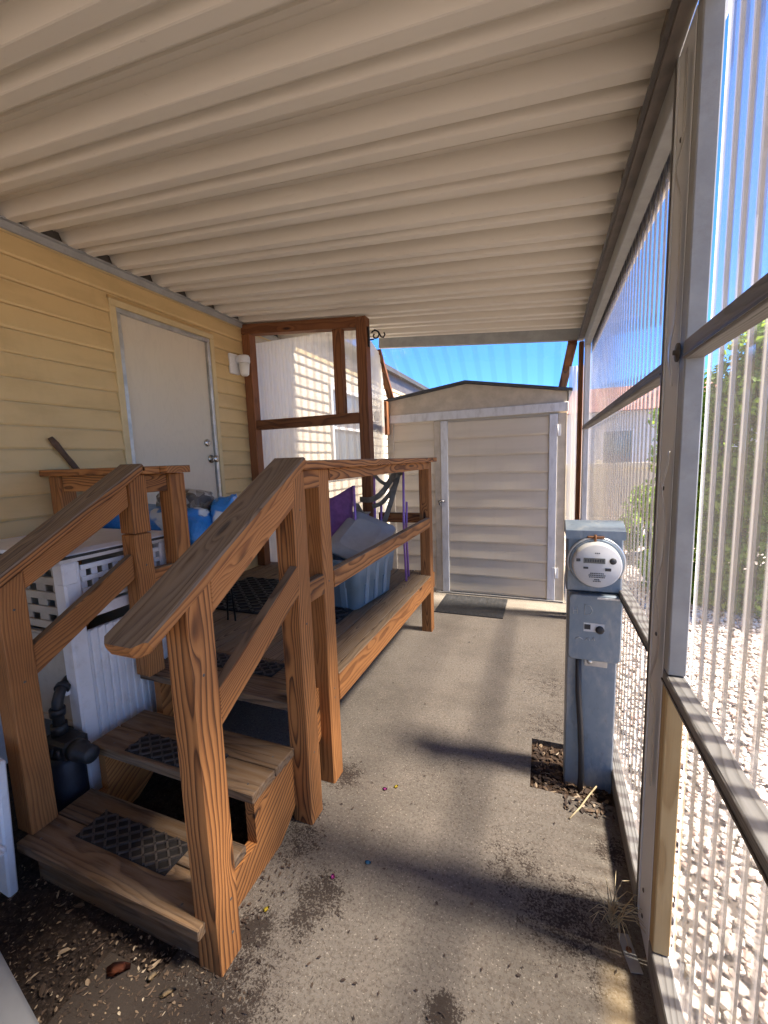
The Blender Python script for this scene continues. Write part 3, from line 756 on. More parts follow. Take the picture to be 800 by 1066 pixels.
# posts
def post(x0, x1, y0, y1, z0, z1, **k): return dpart('post', X(x0, x1, y0, y1, z0, z1, axis=2, bev=.005), **k)
RXa, RXb = -.957, -.868
def newel(x0, x1, y0, y1, z0, dz):
    bm = NB(); prism(bm, [(y0, z0), (y1, z0), (y1, hz(y1) - .032 - dz), (y0, hz(y0) - .032 - dz)], 0, x0, x1)
    gc, gr = lay(bm); g = rng.random()
    for v in bm.verts: v[gc] = V((v.co.z, v.co.x - (x0 + x1) / 2, v.co.y - (y0 + y1) / 2)); v[gr] = g
    bmesh.ops.bevel(bm, geom=bm.edges[:], offset=.004, segments=1, affect='EDGES')
    return part('post', bm, 'stain', deck)
SLP = .578
def hz(y): return 1.075 + (y - .63) * SLP
newel(RXa, RXb, .785, .874, -.01, 0)
def bent_post(x0, x1, z0, drop):
    bm = NB(); prism(bm, [(1.325, z0), (1.414, z0), (1.414, 1.472), (1.378, 1.472), (1.325, 1.43 - drop)], 0, x0, x1)
    gc, gr = lay(bm); g = rng.random()
    for v in bm.verts: v[gc] = V((v.co.z, v.co.x - (x0 + x1) / 2, v.co.y - 1.37)); v[gr] = g
    bmesh.ops.bevel(bm, geom=bm.edges[:], offset=.004, segments=1, affect='EDGES')
    return bm
part('post', bent_post(-.972, -.883, -.01, 0), 'stain', deck)
post(-.989, -.900, 1.556, 1.645, -.01, 1.472)
post(-.989, -.900, 3.362, 3.451, -.01, 1.472)
newel(-1.829, -1.740, .795, .884, .171, .035)
bm = bent_post(-1.829, -1.740, 1.203, 0); box(bm, -1.829, -1.740, 1.325, 1.414, ztop + .001, 1.199, axis=2, bev=.005); part('post', bm, 'stain', deck)
post(-1.829, -1.740, 1.550, 1.639, -.01, 1.472)
post(-2.625, -2.536, 1.514, 1.603, -.01, 1.472)
post(-2.625, -2.536, 3.405, 3.494, -.01, .472)
# handrails
def sloped_cap(xc, drop=0.):
    bm = NB(); y0, y1 = .635, 1.392
    w, t = .142, .037
    p0, p1 = V((xc, y0, hz(y0) - .006 - drop)), V((xc, y1, hz(y1) - .006))
    board(bm, p0, p1, w, t, (1, 0, 0), 0, 1, .006)
    # clip the two corners of the lower end
    d = (p1 - p0).normalized()
    for s in (-1, 1):
        bmesh.ops.bisect_plane(bm, geom=bm.verts[:] + bm.edges[:] + bm.faces[:], plane_co=p0 + d * .03 + V((s * w / 2, 0, 0)), plane_no=(-d + V((s * .9, 0, 0))).normalized(), clear_outer=True)
        ed = [e for e in bm.edges if e.is_boundary]
        if ed: bmesh.ops.holes_fill(bm, edges=ed)
    return bm
part('cap_rail', sloped_cap(-.925), ST, deck); part('cap_rail', sloped_cap(-1.785, .045), ST, deck)
def srail(x0, x1, dz0, dz1, ya, yb, name):
    xm = (x0 + x1) / 2; zm = (dz0 + dz1) / 2
    bm = NB(); prism(bm, [(ya, hz(ya) + dz0), (yb, hz(yb) + dz0), (yb, hz(yb) + dz1), (ya, hz(ya) + dz1)], 0, x0, x1)
    gc, gr = lay(bm); g = rng.random()
    for v in bm.verts: v[gc] = V((v.co.y * 1.155, v.co.x - xm, v.co.z - hz(v.co.y) - zm)); v[gr] = g
    for f in bm.faces:
        f.normal_update()
        if f.normal.z > .5: f.material_index = 1
    bmesh.ops.bevel(bm, geom=bm.edges[:], offset=.004, segments=1, affect='EDGES')
    return part(name, bm, ST, deck)
srail(-.912, -.872, -.132, -.028, .876, 1.323, 'handrail_side'); srail(-1.80, -1.752, -.145, -.04, .886, 1.323, 'handrail_side')
srail(-.915, -.875, -.478, -.365, .876, 1.323, 'lower_rail'); srail(-1.800, -1.760, -.478, -.365, .886, 1.323, 'lower_rail')
dpart('cap_rail', X(-.998, -.856, 1.378, 3.47, 1.474, 1.510, axis=1, top=1))
dpart('cap_rail', X(-1.856, -1.714, 1.378, 1.472, 1.474, 1.510, axis=1, top=1))
dpart('cap_rail', X(-2.632, -1.672, 1.474, 1.616, 1.474, 1.510, axis=0, top=1))
dpart('top_rail', X(-.936, -.897, 1.416, 1.554, 1.395, 1.472, axis=1)); dpart('top_rail', X(-.936, -.897, 1.647, 3.36, 1.418, 1.473, axis=1))
dpart('top_rail', X(-1.80, -1.762, 1.416, 1.548, 1.385, 1.472, axis=1)); dpart('top_rail', X(-2.534, -1.831, 1.53, 1.568, 1.385, 1.472, axis=0))
dpart('mid_rail', X(-.936, -.897, 1.416, 1.554, .925, 1.013, axis=1, top=1)); dpart('mid_rail', X(-.936, -.897, 1.647, 3.36, .925, 1.008, axis=1, top=1))
dpart('mid_rail', X(-1.80, -1.762, 1.416, 1.548, .925, 1.013, axis=1, top=1))
dpart('mid_rail', X(-1.38, -.991, 3.40, 3.438, .955, 1.04, axis=0, top=1))
dpart('fascia', X(-.942, -.897, 1.647, 3.36, .368, .505, axis=1, top=1)); dpart('fascia', X(-.942, -.902, 3.453, 3.50, .368, .505, axis=2))
dpart('rim_joist', X(-2.535, -1.831, 1.62, 1.658, .33, .470, axis=0)); dpart('rim_joist', X(-1.738, -.99, 1.62, 1.654, .33, .470, axis=0)); dpart('rim_joist', X(-2.534, -.99, 3.455, 3.492, .33, .472, axis=0))
for yy in (2.1, 2.55, 3.0): dpart('joist', X(-2.62, -.945, yy, yy + .038, .333, .4725, axis=0))

for (x_, y_, z_, ax) in ((-1.70, .80, .170, 2), (-1.70, .86, .170, 2), (-1.02, .80, .170, 2), (-1.70, 1.10, .340, 2), (-1.70, 1.16, .340, 2), (-1.0, 1.10, .340, 2), (-1.0, 1.25, .3385, 2), (-1.0, 1.39, .510, 2),
    (-.868, .82, .93, 0), (-.868, .845, .20, 0), (-.868, .84, .09, 0), (-.900, 1.60, .455, 0), (-.900, 1.60, .41, 0), (-.900, 1.60, .97, 0), (-.883, 1.37, .86, 0), (-.883, 1.37, .30, 0), (-.883, 1.37, 1.32, 0), (-.740 - 1.0, 1.37, 1.05, 0), (-1.740, .84, .75, 0), (-1.740, .84, 1.02, 0)):
    bm = NB(); disc_lathe(bm, (x_, y_, z_ - .001) if ax == 2 else (x_ - .001, y_, z_), (0, 0, 1) if ax == 2 else (1, 0, 0), [(.0045, 0), (.0045, .0016), (.0018, .0022), (.0016, .0012)], 10); part('screw', bm, 'darktrim', deck)
# mats ---------------------------------------------------------------
def mat_mesh(cx, cy, z, hx, hy, nx, ny, th=.006):
    bm = NB(); box(bm, cx - hx, cx + hx, cy - hy, cy + hy, z, z + th * .5, 0, .001)
    for i in range(nx):
        for j in range(ny):
            a = -hx + (i + .5) * 2 * hx / nx; b = -hy + (j + .5) * 2 * hy / ny
            ang = R(38 if (i + j) % 2 else -38)
            d = V((math.cos(ang), math.sin(ang), 0)) * hx / nx * .98
            c = V((cx + a, cy + b, z + th * .72)); board(bm, c - d, c + d, hy / ny * .62, th * .8, V((-d.y, d.x, 0)), 1, None, 0)
    return bm
m0 = thing('tread_mat', 'dark woven rubber mat on the lowest deck step', 'mat', (-1.365, .905, .1705), 'rubber tread mats on the deck steps')
part('mat_pad', mat_mesh(-1.365, .905, .1705, .220, .058, 14, 5, .011), ['rubberbase', 'rubber'], m0)
copy_thing(m0, (-1.39, 1.135, .3405), 'dark woven rubber mat on the middle deck step')
copy_thing(m0, (-1.40, 1.565, .5105), 'dark woven rubber mat on the top landing boards of the deck')
dm = thing('door_mat', 'large black rubber doormat on the deck in front of the house door', 'mat', (-1.9, 2.52, .511))
part('mat_pad', mat_mesh(-1.80, 2.52, .5115, .62, .36, 22, 14, .014), ['rubberbase', 'pipe'], dm)
sm = thing('door_mat', 'thin grey black mat on the concrete before the shed door', 'mat', (-.68, 4.1, .002))
bm = NB(); box(bm, -1.0, -.345, 3.83, 4.38, .002, .011, 0, .003)
for i in range(16): box(bm, -.98 + i * .04, -.965 + i * .04, 3.85, 4.36, .0105, .0135, 0, .001)
part('mat_pad', bm, 'pipe', sm)

# ================================================================== ELECTRIC METER PEDESTAL
mp = thing('meter_pedestal', 'grey galvanised electric meter pedestal standing in a square leaf filled hole', 'electric meter', (.2, 1.98, 0))
FY = 1.935
bm = NB(); box(bm, .102, .302, FY + .004, FY + .115, -.05, .90, 0, .006)
part('pedestal_body', bm, 'galv', mp)
bm = NB(); box(bm, .094, .310, FY, FY + .125, .905, 1.158, 0, .006)
part('meter_box', bm, 'galv', mp)
bm = NB(); prism(bm, [(FY - .014, 1.150), (FY + .135, 1.150), (FY + .135, 1.20), (FY + .07, 1.208), (FY - .014, 1.176)], 0, .088, .316); box(bm, .088, .316, FY - .016, FY - .0145, 1.140, 1.176, 0, 0)
part('rain_cap', bm, 'galv', mp)
bm = NB(); loft(bm, [[V((p.x, y_, p.y)) for p in rrect(.208, .752, .103 - q, .148 - q, 0, .018)][::-1] for y_, q in ((FY + .004, 0), (FY - .022, 0), (FY - .028, .005))])
cov = part('cover_door', bm, 'galv', mp)
bm = NB(); box(bm, .165, .245, FY - .0295, FY - .0282, .738, .776, 0, .001); part('cover_label', bm, 'plate', cov)
bm = NB(); disc_lathe(bm, (.228, FY - .029, .750), (0, -1, 0), [(.017, 0), (.017, .006), (.008, .008), (.001, .0085)], 20); box(bm, .168, .192, FY - .0312, FY - .0298, .748, .77, 0, 0); part('cover_latch', bm, 'pipe', cov)
bm = NB(); W = FY - .0292
for st in ([(.140, .815), (.138, .845)], [(.124, .812), (.122, .842)], [(.123, .828), (.139, .83)], [(.168, .812), (.168, .858), (.190, .852), (.199, .832), (.190, .815), (.168, .812)],
           [(.135, .70), (.150, .708), (.165, .700)], [(.175, .698), (.186, .712), (.190, .698)], [(.20, .70), (.206, .714), (.210, .70)]):
    bm = NB(); tube(bm, [(a, W, b) for a, b in st], .0022, 6, caps=True, flat=.5); part('chalk_stroke', bm, 'chalk', cov)
bm = NB(); box(bm, .215, .30, FY - .0305, FY - .0284, .884, .892, 0, .001); part('cover_clip', bm, 'chalk', cov)
bm = NB(); MC = V((.206, FY, 1.040)); disc_lathe(bm, MC, (0, -1, 0), [(.105, 0), (.106, .022), (.101, .028)], 40)
mt = part('meter', bm, 'galv', mp)
bm = NB(); disc_lathe(bm, MC, (0, -1, 0), [(.094, .026), (.093, .06), (.091, .074), (.086, .079), (.001, .080)], 44); part('meter_dome', bm, 'plate', mt)
bm = NB()
yy = MC.y - .0812
box(bm, MC.x - .052, MC.x + .028, yy - .001, yy + .001, MC.z + .012, MC.z + .034, 0, 0); part('display', bm, 'lcd', mt)
bm = NB()
disc_lathe(bm, (MC.x + .056, yy + .001, MC.z + .024), (0, -1, 0), [(.013, 0), (.013, .002), (.001, .0025)], 18); part('sensor_eye', bm, 'ink', mt); bm = NB()
box(bm, MC.x - .052, MC.x - .034, yy - .001, yy + .001, MC.z - .012, MC.z - .004, 0, 0); part('print_mark', bm, 'ink', mt); bm = NB()
box(bm, MC.x + .028, MC.x + .050, yy - .001, yy + .001, MC.z - .018, MC.z - .006, 0, 0); part('print_mark', bm, 'ink', mt); bm = NB()
box(bm, MC.x - .079, MC.x - .064, yy - .001, yy + .001, MC.z + .018, MC.z + .030, 0, 0)
part('print_mark', bm, 'ink', mt); bm = NB()
for i in range(8): box(bm, MC.x - .046 + i * .009, MC.x - .041 + i * .009, yy - .0018, yy + .001, MC.z + .018, MC.z + .029, 0, 0)
part('display_digits', bm, 'ink', mt)
for k, (w_, z_) in enumerate(((.020, .055), (.052, -.030), (.064, -.038), (.060, -.046), (.020, -.056), (.03, -.063))):
    n_ = max(3, int(w_ / .006)); bm = NB()
    for i in range(n_): box(bm, MC.x - w_ / 2 + i * w_ / n_, MC.x - w_ / 2 + (i + .68) * w_ / n_, yy - .0008, yy + .001, MC.z + z_ - .0018, MC.z + z_ + .0018, 0, 0)
    part('print_line', bm, 'ink', mt)
bm = NB(); pts = [(MC.x + .108 * math.cos(a), MC.y - .020, MC.z + .108 * math.sin(a)) for a in [R(200 - i * 6) for i in range(40)]]
tube(bm, pts, .005, 8); part('sealing_ring', bm, 'alu', mt)
bm = NB(); box(bm, MC.x - .035, MC.x + .03, MC.y - .026, MC.y - .006, MC.z + .104, MC.z + .114, 0, .002); tube(bm, [(MC.x - .005, MC.y - .03, MC.z + .092), (MC.x - .005, MC.y - .03, MC.z + .122)], .005, 8); part('ring_clamp', bm, 'rust', mt)
bm = NB(); tube(bm, [(.150, FY - .012, .63), (.152, FY - .016, .45), (.163, FY - .018, .30), (.170, FY - .02, .16), (.172, FY - .022, .04), (.166, FY - .024, -.04)], .0125, 10); part('cable', bm, 'black', mp)
bm = NB(); box(bm, .175, .265, FY - .001, FY + .003, .568, .606, 0, .001); disc_lathe(bm, (.195, FY - .001, .59), (0, -1, 0), [(.011, 0), (.011, .006), (.004, .008), (.001, .008)], 14); part('ground_lug', bm, 'alu', mp)

# ================================================================== ITEMS ON THE DECK
# tote
tt = thing('storage_tote', 'blue grey plastic storage tote with a skewed grey lid on the deck edge', 'tote', (-1.30, 2.62, .512))
bm = NB(); rings = []
TA = Matrix.Rotation(R(-7), 4, 'Z'); TC = V((-1.285, 2.66, .512))
def trr(hx, hy, z, rad): return [TC + TA @ p for p in rrect(0, 0, hx, hy, z, rad, 4)]
for (z, g) in ((0, -.012), (.01, 0), (.16, .014), (.162, .022), (.31, .036), (.33, .04), (.335, .056), (.352, .058)): rings.append(trr(.165 + g, .255 + g, z, .045))
for (z, g) in ((.352, .046), (.34, .03), (.02, -.012)): rings.append(trr(.165 + g, .255 + g, z, .04))
loft(bm, rings)
for sx in (-1, 1):
    for k in (-.13, .0, .13):
        a = TC + TA @ V((sx * .168, k, .02)); b = TC + TA @ V((sx * .194, k, .29)); board(bm, a, b, .05, .016, TA @ V((0, 1, 0)), 0, None, .006)
for k in (-.08, .08):
    for sy in (-1, 1):
        a = TC + TA @ V((k, sy * .258, .02)); b = TC + TA @ V((k, sy * .284, .29)); board(bm, a, b, .05, .016, TA @ V((1, 0, 0)), 0, None, .006)
part('tote_body', bm, 'tote', tt)
bm = NB(); LM = Matrix.Translation(V((-1.245, 2.72, .955))) @ Matrix.Rotation(R(-12), 4, 'Z') @ Matrix.Rotation(R(30), 4, 'X') @ Matrix.Rotation(R(24), 4, 'Y')
loft(bm, [[LM @ p for p in rrect(0, 0, .185 + g, .225 + g, z, .05, 4)] for z, g in ((-.03, .0), (-.012, .004), (-.008, -.006), (0, -.012), (.001, -.06), (.014, -.075))])
part('lid', bm, 'totelid', tt)
# folding chairs
def camp_chair(name, label, loc, rz, tilt, back='purple', seat='greyweb'):
    t = thing(name, label, 'chair', loc, 'folding camp chairs on the deck')
    MX = Matrix.Translation(V(loc)) @ Matrix.Rotation(R(rz), 4, 'Z') @ Matrix.Rotation(R(tilt), 4, 'X')
    w, dpt = .25, .20
    P = lambda *a: MX @ V(a)
    for s in (-1, 1):
        bm = NB(); tube(bm, [P(s * w, -dpt, .01), P(s * w * 1.0, -dpt - .005, .40), P(s * w * 1.02, -dpt - .05, .80)], .011, 10); part('back_post', bm, 'purplem', t)
        bm = NB(); tube(bm, [P(s * w, -dpt, .02), P(s * .02, -.02, .22), P(-s * w, dpt, .40)], .009, 8); part('leg', bm, 'purplem', t)
        bm = NB(); tube(bm, [P(s * w, dpt, .02), P(s * w, dpt, .55)], .010, 8); part('front_post', bm, 'purplem', t)
        bm = NB()
        for i in range(8):
            a = i / 8; b = (i + 1) / 8; z = lambda q: .56 + .10 * (1 - q) - .05 * math.sin(math.pi * q)
            f = bm.faces.new([bm.verts.new(P(s * w + o_, dpt - 2 * dpt * q, z(1 - q))) for q, o_ in ((a, -.028), (a, .028), (b, .028), (b, -.028))])
        bmesh.ops.remove_doubles(bm, verts=bm.verts[:], dist=.0005); bmesh.ops.solidify(bm, geom=bm.faces[:], thickness=.004); part('armrest', bm, seat, t)
    def sheet(fn, nu=12, nv=10):
        bm = NB(); g = [[bm.verts.new(P(*fn(i / nu, j / nv))) for i in range(nu + 1)] for j in range(nv + 1)]
        for j in range(nv):
            for i in range(nu):
                f = bm.faces.new((g[j][i], g[j][i + 1], g[j + 1][i + 1], g[j + 1][i])); f.smooth = True
        bmesh.ops.solidify(bm, geom=bm.faces[:], thickness=.003); return bm
    part('backrest', sheet(lambda u, v: ((u * 2 - 1) * w * (1 - .12 * (1 - v)), -dpt - .05 * v + .05 * math.sin(math.pi * u) * (1 - v * .5), .36 + v * .44 - .10 * math.sin(math.pi * u) ** 1.2 * v)), back, t)
    part('seat', sheet(lambda u, v: ((u * 2 - 1) * w, -dpt + v * 2 * dpt, .39 - .06 * math.sin(math.pi * u) - .05 * math.sin(math.pi * v))), seat if back == 'purple' else 'purple', t)
    return t
camp_chair('folding_chair', 'purple fabric folding chair behind the blue grey tote', (-1.62, 2.98, .512), 10, -2)
# second chair: grey webbing straps on purple poles
c2 = thing('folding_chair', 'folding chair with grey web straps on slim purple poles by the shed', 'chair', (-1.17, 3.17, .512), 'folding camp chairs on the deck')
for (x_, y_, z1) in ((-1.285, 3.08, 1.42), (-1.055, 3.13, 1.45), (-1.30, 3.25, 1.15), (-1.08, 3.27, 1.15)):
    bm = NB(); tube(bm, [(x_ + .01, y_, .515), (x_, y_, .9), (x_ + .004, y_ + .02, z1)], .0095, 10); part('pole', bm, 'purplem', c2)
def ribbon(pts, w, mat, name, par):
    bm = NB(); pts = [V(p) for p in pts]; L, Rr = [], []
    sm_ = []
    for i in range(len(pts) - 1):
        for k in range(5): 
            q = k / 5; a = pts[max(i - 1, 0)]; b = pts[i]; c = pts[i + 1]; d = pts[min(i + 2, len(pts) - 1)]
            sm_.append(.5 * ((2 * b) + (c - a) * q + (2 * a - 5 * b + 4 * c - d) * q * q + (3 * b - a - 3 * c + d) * q ** 3))
    sm_.append(pts[-1])
    for i, p in enumerate(sm_):
        d = (sm_[min(i + 1, len(sm_) - 1)] - sm_[max(i - 1, 0)]).normalized(); s = d.cross(V((0, 1, .1))).normalized()
        L.append(bm.verts.new(p - s * w / 2)); Rr.append(bm.verts.new(p + s * w / 2))
    for i in range(len(sm_) - 1):
        f = bm.faces.new((L[i], Rr[i], Rr[i + 1], L[i + 1])); f.smooth = True
    bmesh.ops.solidify(bm, geom=bm.faces[:], thickness=.004)
    return part(name, bm, mat, par)
ribbon([(-1.42, 3.10, 1.19), (-1.30, 3.06, 1.19), (-1.20, 3.06, 1.25), (-1.10, 3.09, 1.40), (-1.055, 3.12, 1.45)], .045, 'greyweb', 'strap', c2)
ribbon([(-1.30, 3.08, 1.13), (-1.20, 3.05, 1.17), (-1.12, 3.07, 1.27), (-1.06, 3.10, 1.42)], .035, 'greyweb', 'strap', c2)
ribbon([(-1.17, 3.0, 1.02), (-1.13, 3.02, 1.14), (-1.08, 3.06, 1.33), (-1.06, 3.10, 1.44)], .040, 'greyweb', 'strap', c2)
ribbon([(-1.30, 3.08, 1.42), (-1.22, 3.09, 1.33), (-1.16, 3.1, 1.32), (-1.055, 3.12, 1.40)], .03, 'greyweb', 'strap', c2)
bm = NB(); g = [[bm.verts.new((-1.30 + .23 * i / 8, 3.10 + .16 * j / 8, .93 - .05 * math.sin(math.pi * i / 8) - .03 * math.sin(math.pi * j / 8))) for i in range(9)] for j in range(9)]
for j in range(8):
    for i in range(8): bm.faces.new((g[j][i], g[j][i + 1], g[j + 1][i + 1], g[j + 1][i])).smooth = True
bmesh.ops.solidify(bm, geom=bm.faces[:], thickness=.004); part('seat', bm, 'greyweb', c2)
# wire stand with bags
ws = thing('wire_stand', 'low black wire stand under the blue bags by the house wall', 'stand', (-2.1, 1.92, .512))
for a in ((-2.50, 1.69), (-1.86, 1.69), (-1.86, 2.02), (-2.50, 2.02)):
    bm = NB(); tube(bm, [(a[0] - .03, a[1], .515), (a[0], a[1], 1.03)], .006, 6); tube(bm, [(a[0] + .03, a[1], .515), (a[0], a[1], 1.03)], .006, 6); part('leg', bm, 'iron', ws)
bm = NB()
for k in range(5): tube(bm, [(-2.34 + k * .1, 1.69, 1.03), (-2.31 + k * .1, 1.69, .80), (-2.28 + k * .1, 1.69, 1.03)], .005, 6)
part('wire_apron', bm, 'iron', ws)
bm = NB()
for k in range(13): tube(bm, [(-2.50 + k * .055, 1.67, 1.032), (-2.50 + k * .055, 2.04, 1.032)], .004, 6)
for y_ in (1.67, 1.85, 2.04): tube(bm, [(-2.52, y_, 1.04), (-1.82, y_, 1.04)], .005, 6)
part('shelf', bm, 'iron', ws)
def sack(name, label, c, hx, hy, hz_, mat, rz=0, seed=1, tip=None):
    bm = NB(); bmesh.ops.create_uvsphere(bm, u_segments=40, v_segments=24, radius=1)
    MR = Matrix.Rotation(R(rz), 4, 'Z')
    for v in bm.verts:
        p = v.co.copy(); q = V([math.copysign(abs(t) ** .62, t) for t in p])
        n_ = noise.noise(p * 2.1 + V((seed, 0, 0))) * .14 + noise.noise(p * 5.5 + V((seed, 3, 0))) * .06
        q *= 1 + n_
        if q.z < -.8: q.z = -.8
        v.co = V(c) + MR @ V((q.x * hx, q.y * hy, q.z * hz_))
        if tip and q.x > .3: v.co += V(tip) * (q.x - .3) ** 1.5
    for f in bm.faces: f.smooth = True
    o = part(name, bm, mat, None, loc=c); return lin(o, label, 'bag', 'plastic bags on the wire stand')
sack('plastic_bag', 'shiny blue plastic sack lying flat on the wire stand behind the handrail', (-2.20, 1.82, 1.15), .41, .15, .125, 'bag', -3, 2)
sack('plastic_bag', 'blue knotted bag end standing up at the right by the door', (-1.80, 1.97, 1.18), .075, .09, .13, 'bag', 25, 5, (.01, 0, .10))
sack('plastic_bag', 'clear bag of grey brown debris on top of the blue sack', (-2.03, 1.90, 1.29), .16, .11, .075, 'bag2', 8, 9)
# stick
bm = NB(); pts = [V((-2.50, 1.60, .90)).lerp(V((-2.615, 1.52, 1.70)), i / 10) + V((.004 * math.sin(i * 2), .004 * math.cos(i * 3), 0)) for i in range(11)]
pts = [V((-2.605, 1.735, 1.40)).lerp(V((-2.615, 1.545, 1.69)), i / 8) for i in range(9)]
pts = [V((-2.58, 2.30, .53)).lerp(V((-2.58, 1.78, 1.32)), i / 4) for i in range(4)] + pts
tube(bm, pts, [.016] * 4 + [.017, .016, .017, .016, .017, .016, .016, .019, .014], 9)
o = part('stick', bm, 'stickm', None, loc=(-2.58, 2.3, .53)); lin(o, 'dark brown wooden stick leaning against the tan siding left of the door', 'stick')

# ================================================================== WHITE CABINET BESIDE THE STEPS
cb = thing('plastic_cabinet', 'white plastic outdoor cabinet with lattice vents in front of the deck', 'cabinet', (-2.2, 1.33, 0))
CX0, CX1, CY0, CY1, CZ = -2.62, -1.850, 1.075, 1.60, 1.155
bm = NB(); prism(bm, [(CX0 - .03, CZ - .035), (CX1 + .005, CZ - .035), (CX1 + .022, CZ - .018), (CX1 + .022, CZ), (CX1 - .02, CZ + .012), (CX0 + .05, CZ + .012), (CX0 - .03, CZ)], 1, CY0 - .02, CY1 + .01)
lid = part('lid', bm, 'white', cb)
bm = NB(); box(bm, CX1 + .0225, CX1 + .0265, CY0 - .02, CY1 + .01, CZ - .016, CZ - .004, 0, 0); box(bm, CX0, CX1 + .02, CY0 - .0245, CY0 - .0205, CZ - .016, CZ - .004, 0, 0); part('lid_seal', bm, 'pipe', lid)
bm = NB(); box(bm, CX1 - .075, CX1, CY0, CY0 + .07, .02, CZ - .036, 0, .008); box(bm, CX1 - .055, CX1 + .006, CY0 - .006, CY0 + .055, CZ - .13, CZ - .036, 0, .006)
part('corner_post', bm, 'white', cb)
for q in ((CX1 - .05, CX1, CY1 - .06, CY1), (CX0, CX0 + .07, CY0, CY0 + .06)):
    bm = NB(); box(bm, *q, .02, CZ - .036, 0, .006); part('corner_post', bm, 'white', cb)
def lattice(bm, fixed, axis, a0, a1, z0, z1, rows, dx, slat=.5):
    """horizontal slats over staggered uprights leaving square holes"""
    hz_ = (z1 - z0) / rows
    def bb(p0, p1, q0, q1, d0, d1):
        if axis == 'y': box(bm, p0, p1, fixed + d0, fixed + d1, q0, q1, 0, .002)
        else: box(bm, fixed - d1, fixed - d0, p0, p1, q0, q1, 0, .002)
    for r_ in range(rows + 1):
        z = z0 + r_ * hz_; bb(a0, a1, z - hz_ * slat / 2, z + hz_ * slat / 2, 0, .012)
    n_ = int((a1 - a0) / dx)
    for i in range(n_ + 1):
        a = a0 + i * dx; bb(max(a, a0), min(a + dx * .55, a1), z0, z1, .013, .022)
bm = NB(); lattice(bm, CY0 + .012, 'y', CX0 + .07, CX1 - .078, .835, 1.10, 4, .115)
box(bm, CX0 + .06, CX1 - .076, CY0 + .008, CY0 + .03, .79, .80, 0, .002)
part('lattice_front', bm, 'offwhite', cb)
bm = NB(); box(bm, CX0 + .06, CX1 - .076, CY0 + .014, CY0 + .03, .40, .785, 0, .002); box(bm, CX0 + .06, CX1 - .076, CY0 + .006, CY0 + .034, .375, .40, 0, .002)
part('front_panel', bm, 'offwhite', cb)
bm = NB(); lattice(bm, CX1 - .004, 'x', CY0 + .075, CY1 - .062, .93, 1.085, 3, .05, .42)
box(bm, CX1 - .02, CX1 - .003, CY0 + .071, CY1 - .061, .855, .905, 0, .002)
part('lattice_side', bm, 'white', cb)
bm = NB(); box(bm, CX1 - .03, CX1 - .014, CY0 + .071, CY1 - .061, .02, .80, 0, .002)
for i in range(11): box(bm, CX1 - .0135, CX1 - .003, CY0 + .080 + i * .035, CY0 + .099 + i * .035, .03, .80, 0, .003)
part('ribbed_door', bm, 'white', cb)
bm = NB(); box(bm, CX1 - .07, CX1 - .05, CY0 - .022, CY0 - .001, .54, .575, 0, .004); box(bm, CX1 - .095, CX1 - .045, CY0 - .03, CY0 - .023, .55, .565, 0, .003)
part('latch', bm, 'white', cb)
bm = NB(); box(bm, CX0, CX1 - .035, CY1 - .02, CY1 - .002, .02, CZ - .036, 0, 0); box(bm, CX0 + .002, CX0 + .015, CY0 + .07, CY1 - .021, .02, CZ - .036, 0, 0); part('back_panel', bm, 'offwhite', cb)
# gas pipe and regulator in front of the cabinet
gp = thing('gas_meter', 'dark gas pipe with elbow and regulator beside the white cabinet', 'gas meter', (-1.86, 1.02, 0))
bm = NB(); y_ = 1.015
tube(bm, [(-1.905, y_, .40), (-1.903, y_, .50), (-1.900, y_ + .004, .540), (-1.905, y_ + .018, .566), (-1.918, y_ + .036, .580), (-1.942, y_ + .085, .595)], .021, 12)
tube(bm, [(-1.904, y_, .480), (-1.902, y_, .512)], .029, 12); tube(bm, [(-1.912, y_ + .030, .576), (-1.922, y_ + .046, .583)], .029, 12); tube(bm, [(-1.905, y_, .40), (-1.905, y_, .44)], .034, 6)
part('elbow_pipe', bm, 'pipe', gp)
bm = NB(); box(bm, -1.955, -1.80, y_ - .05, y_ + .05, .315, .395, 0, .012); disc_lathe(bm, (-1.80, y_ - .01, .355), (1, 0, 0), [(.042, 0), (.042, .035), (.034, .04), (.034, .10), (.026, .108), (.001, .11)], 20)
for a in (-1.94, -1.905, -1.865, -1.825): tube(bm, [(a, y_ - .06, .34), (a, y_ - .06, .375)], .008, 6)
part('regulator', bm, 'pipe', gp)
bm = NB(); disc_lathe(bm, (-1.885, y_, -.01), (0, 0, 1), [(.06, 0), (.064, .02), (.064, .29), (.05, .322)], 24); part('meter_body', bm, 'regblue', gp)
bm = NB(); tube(bm, [(-1.93, y_ - .055, .42), (-1.945, y_ - .075, .35), (-1.925, y_ - .07, .33)], .010, 8); part('valve_tag', bm, 'alu', gp)
# white leaning panel at the left frame edge
wp = thing('plastic_panel', 'white plastic panel with small latches left of the bottom step', 'screen', (-1.80, .73, 0))
bm = NB(); board(bm, (-1.93, .715, .035), (-1.88, .715, .56), .40, .03, (1, 0, 0), 0, None, .006)
part('panel_board', bm, 'white', wp)
bm = NB()
for (x_, z_) in ((-1.672, .545), (-1.715, .225)):
    bm = NB(); box(bm, x_ - .03, x_ + .018, .688, .699, z_ - .010, z_ + .012, 0, .003); box(bm, x_ - .02, x_ + .03, .675, .687, z_ - .003, z_ + .006, 0, .002)
    part('latch', bm, 'white', wp)
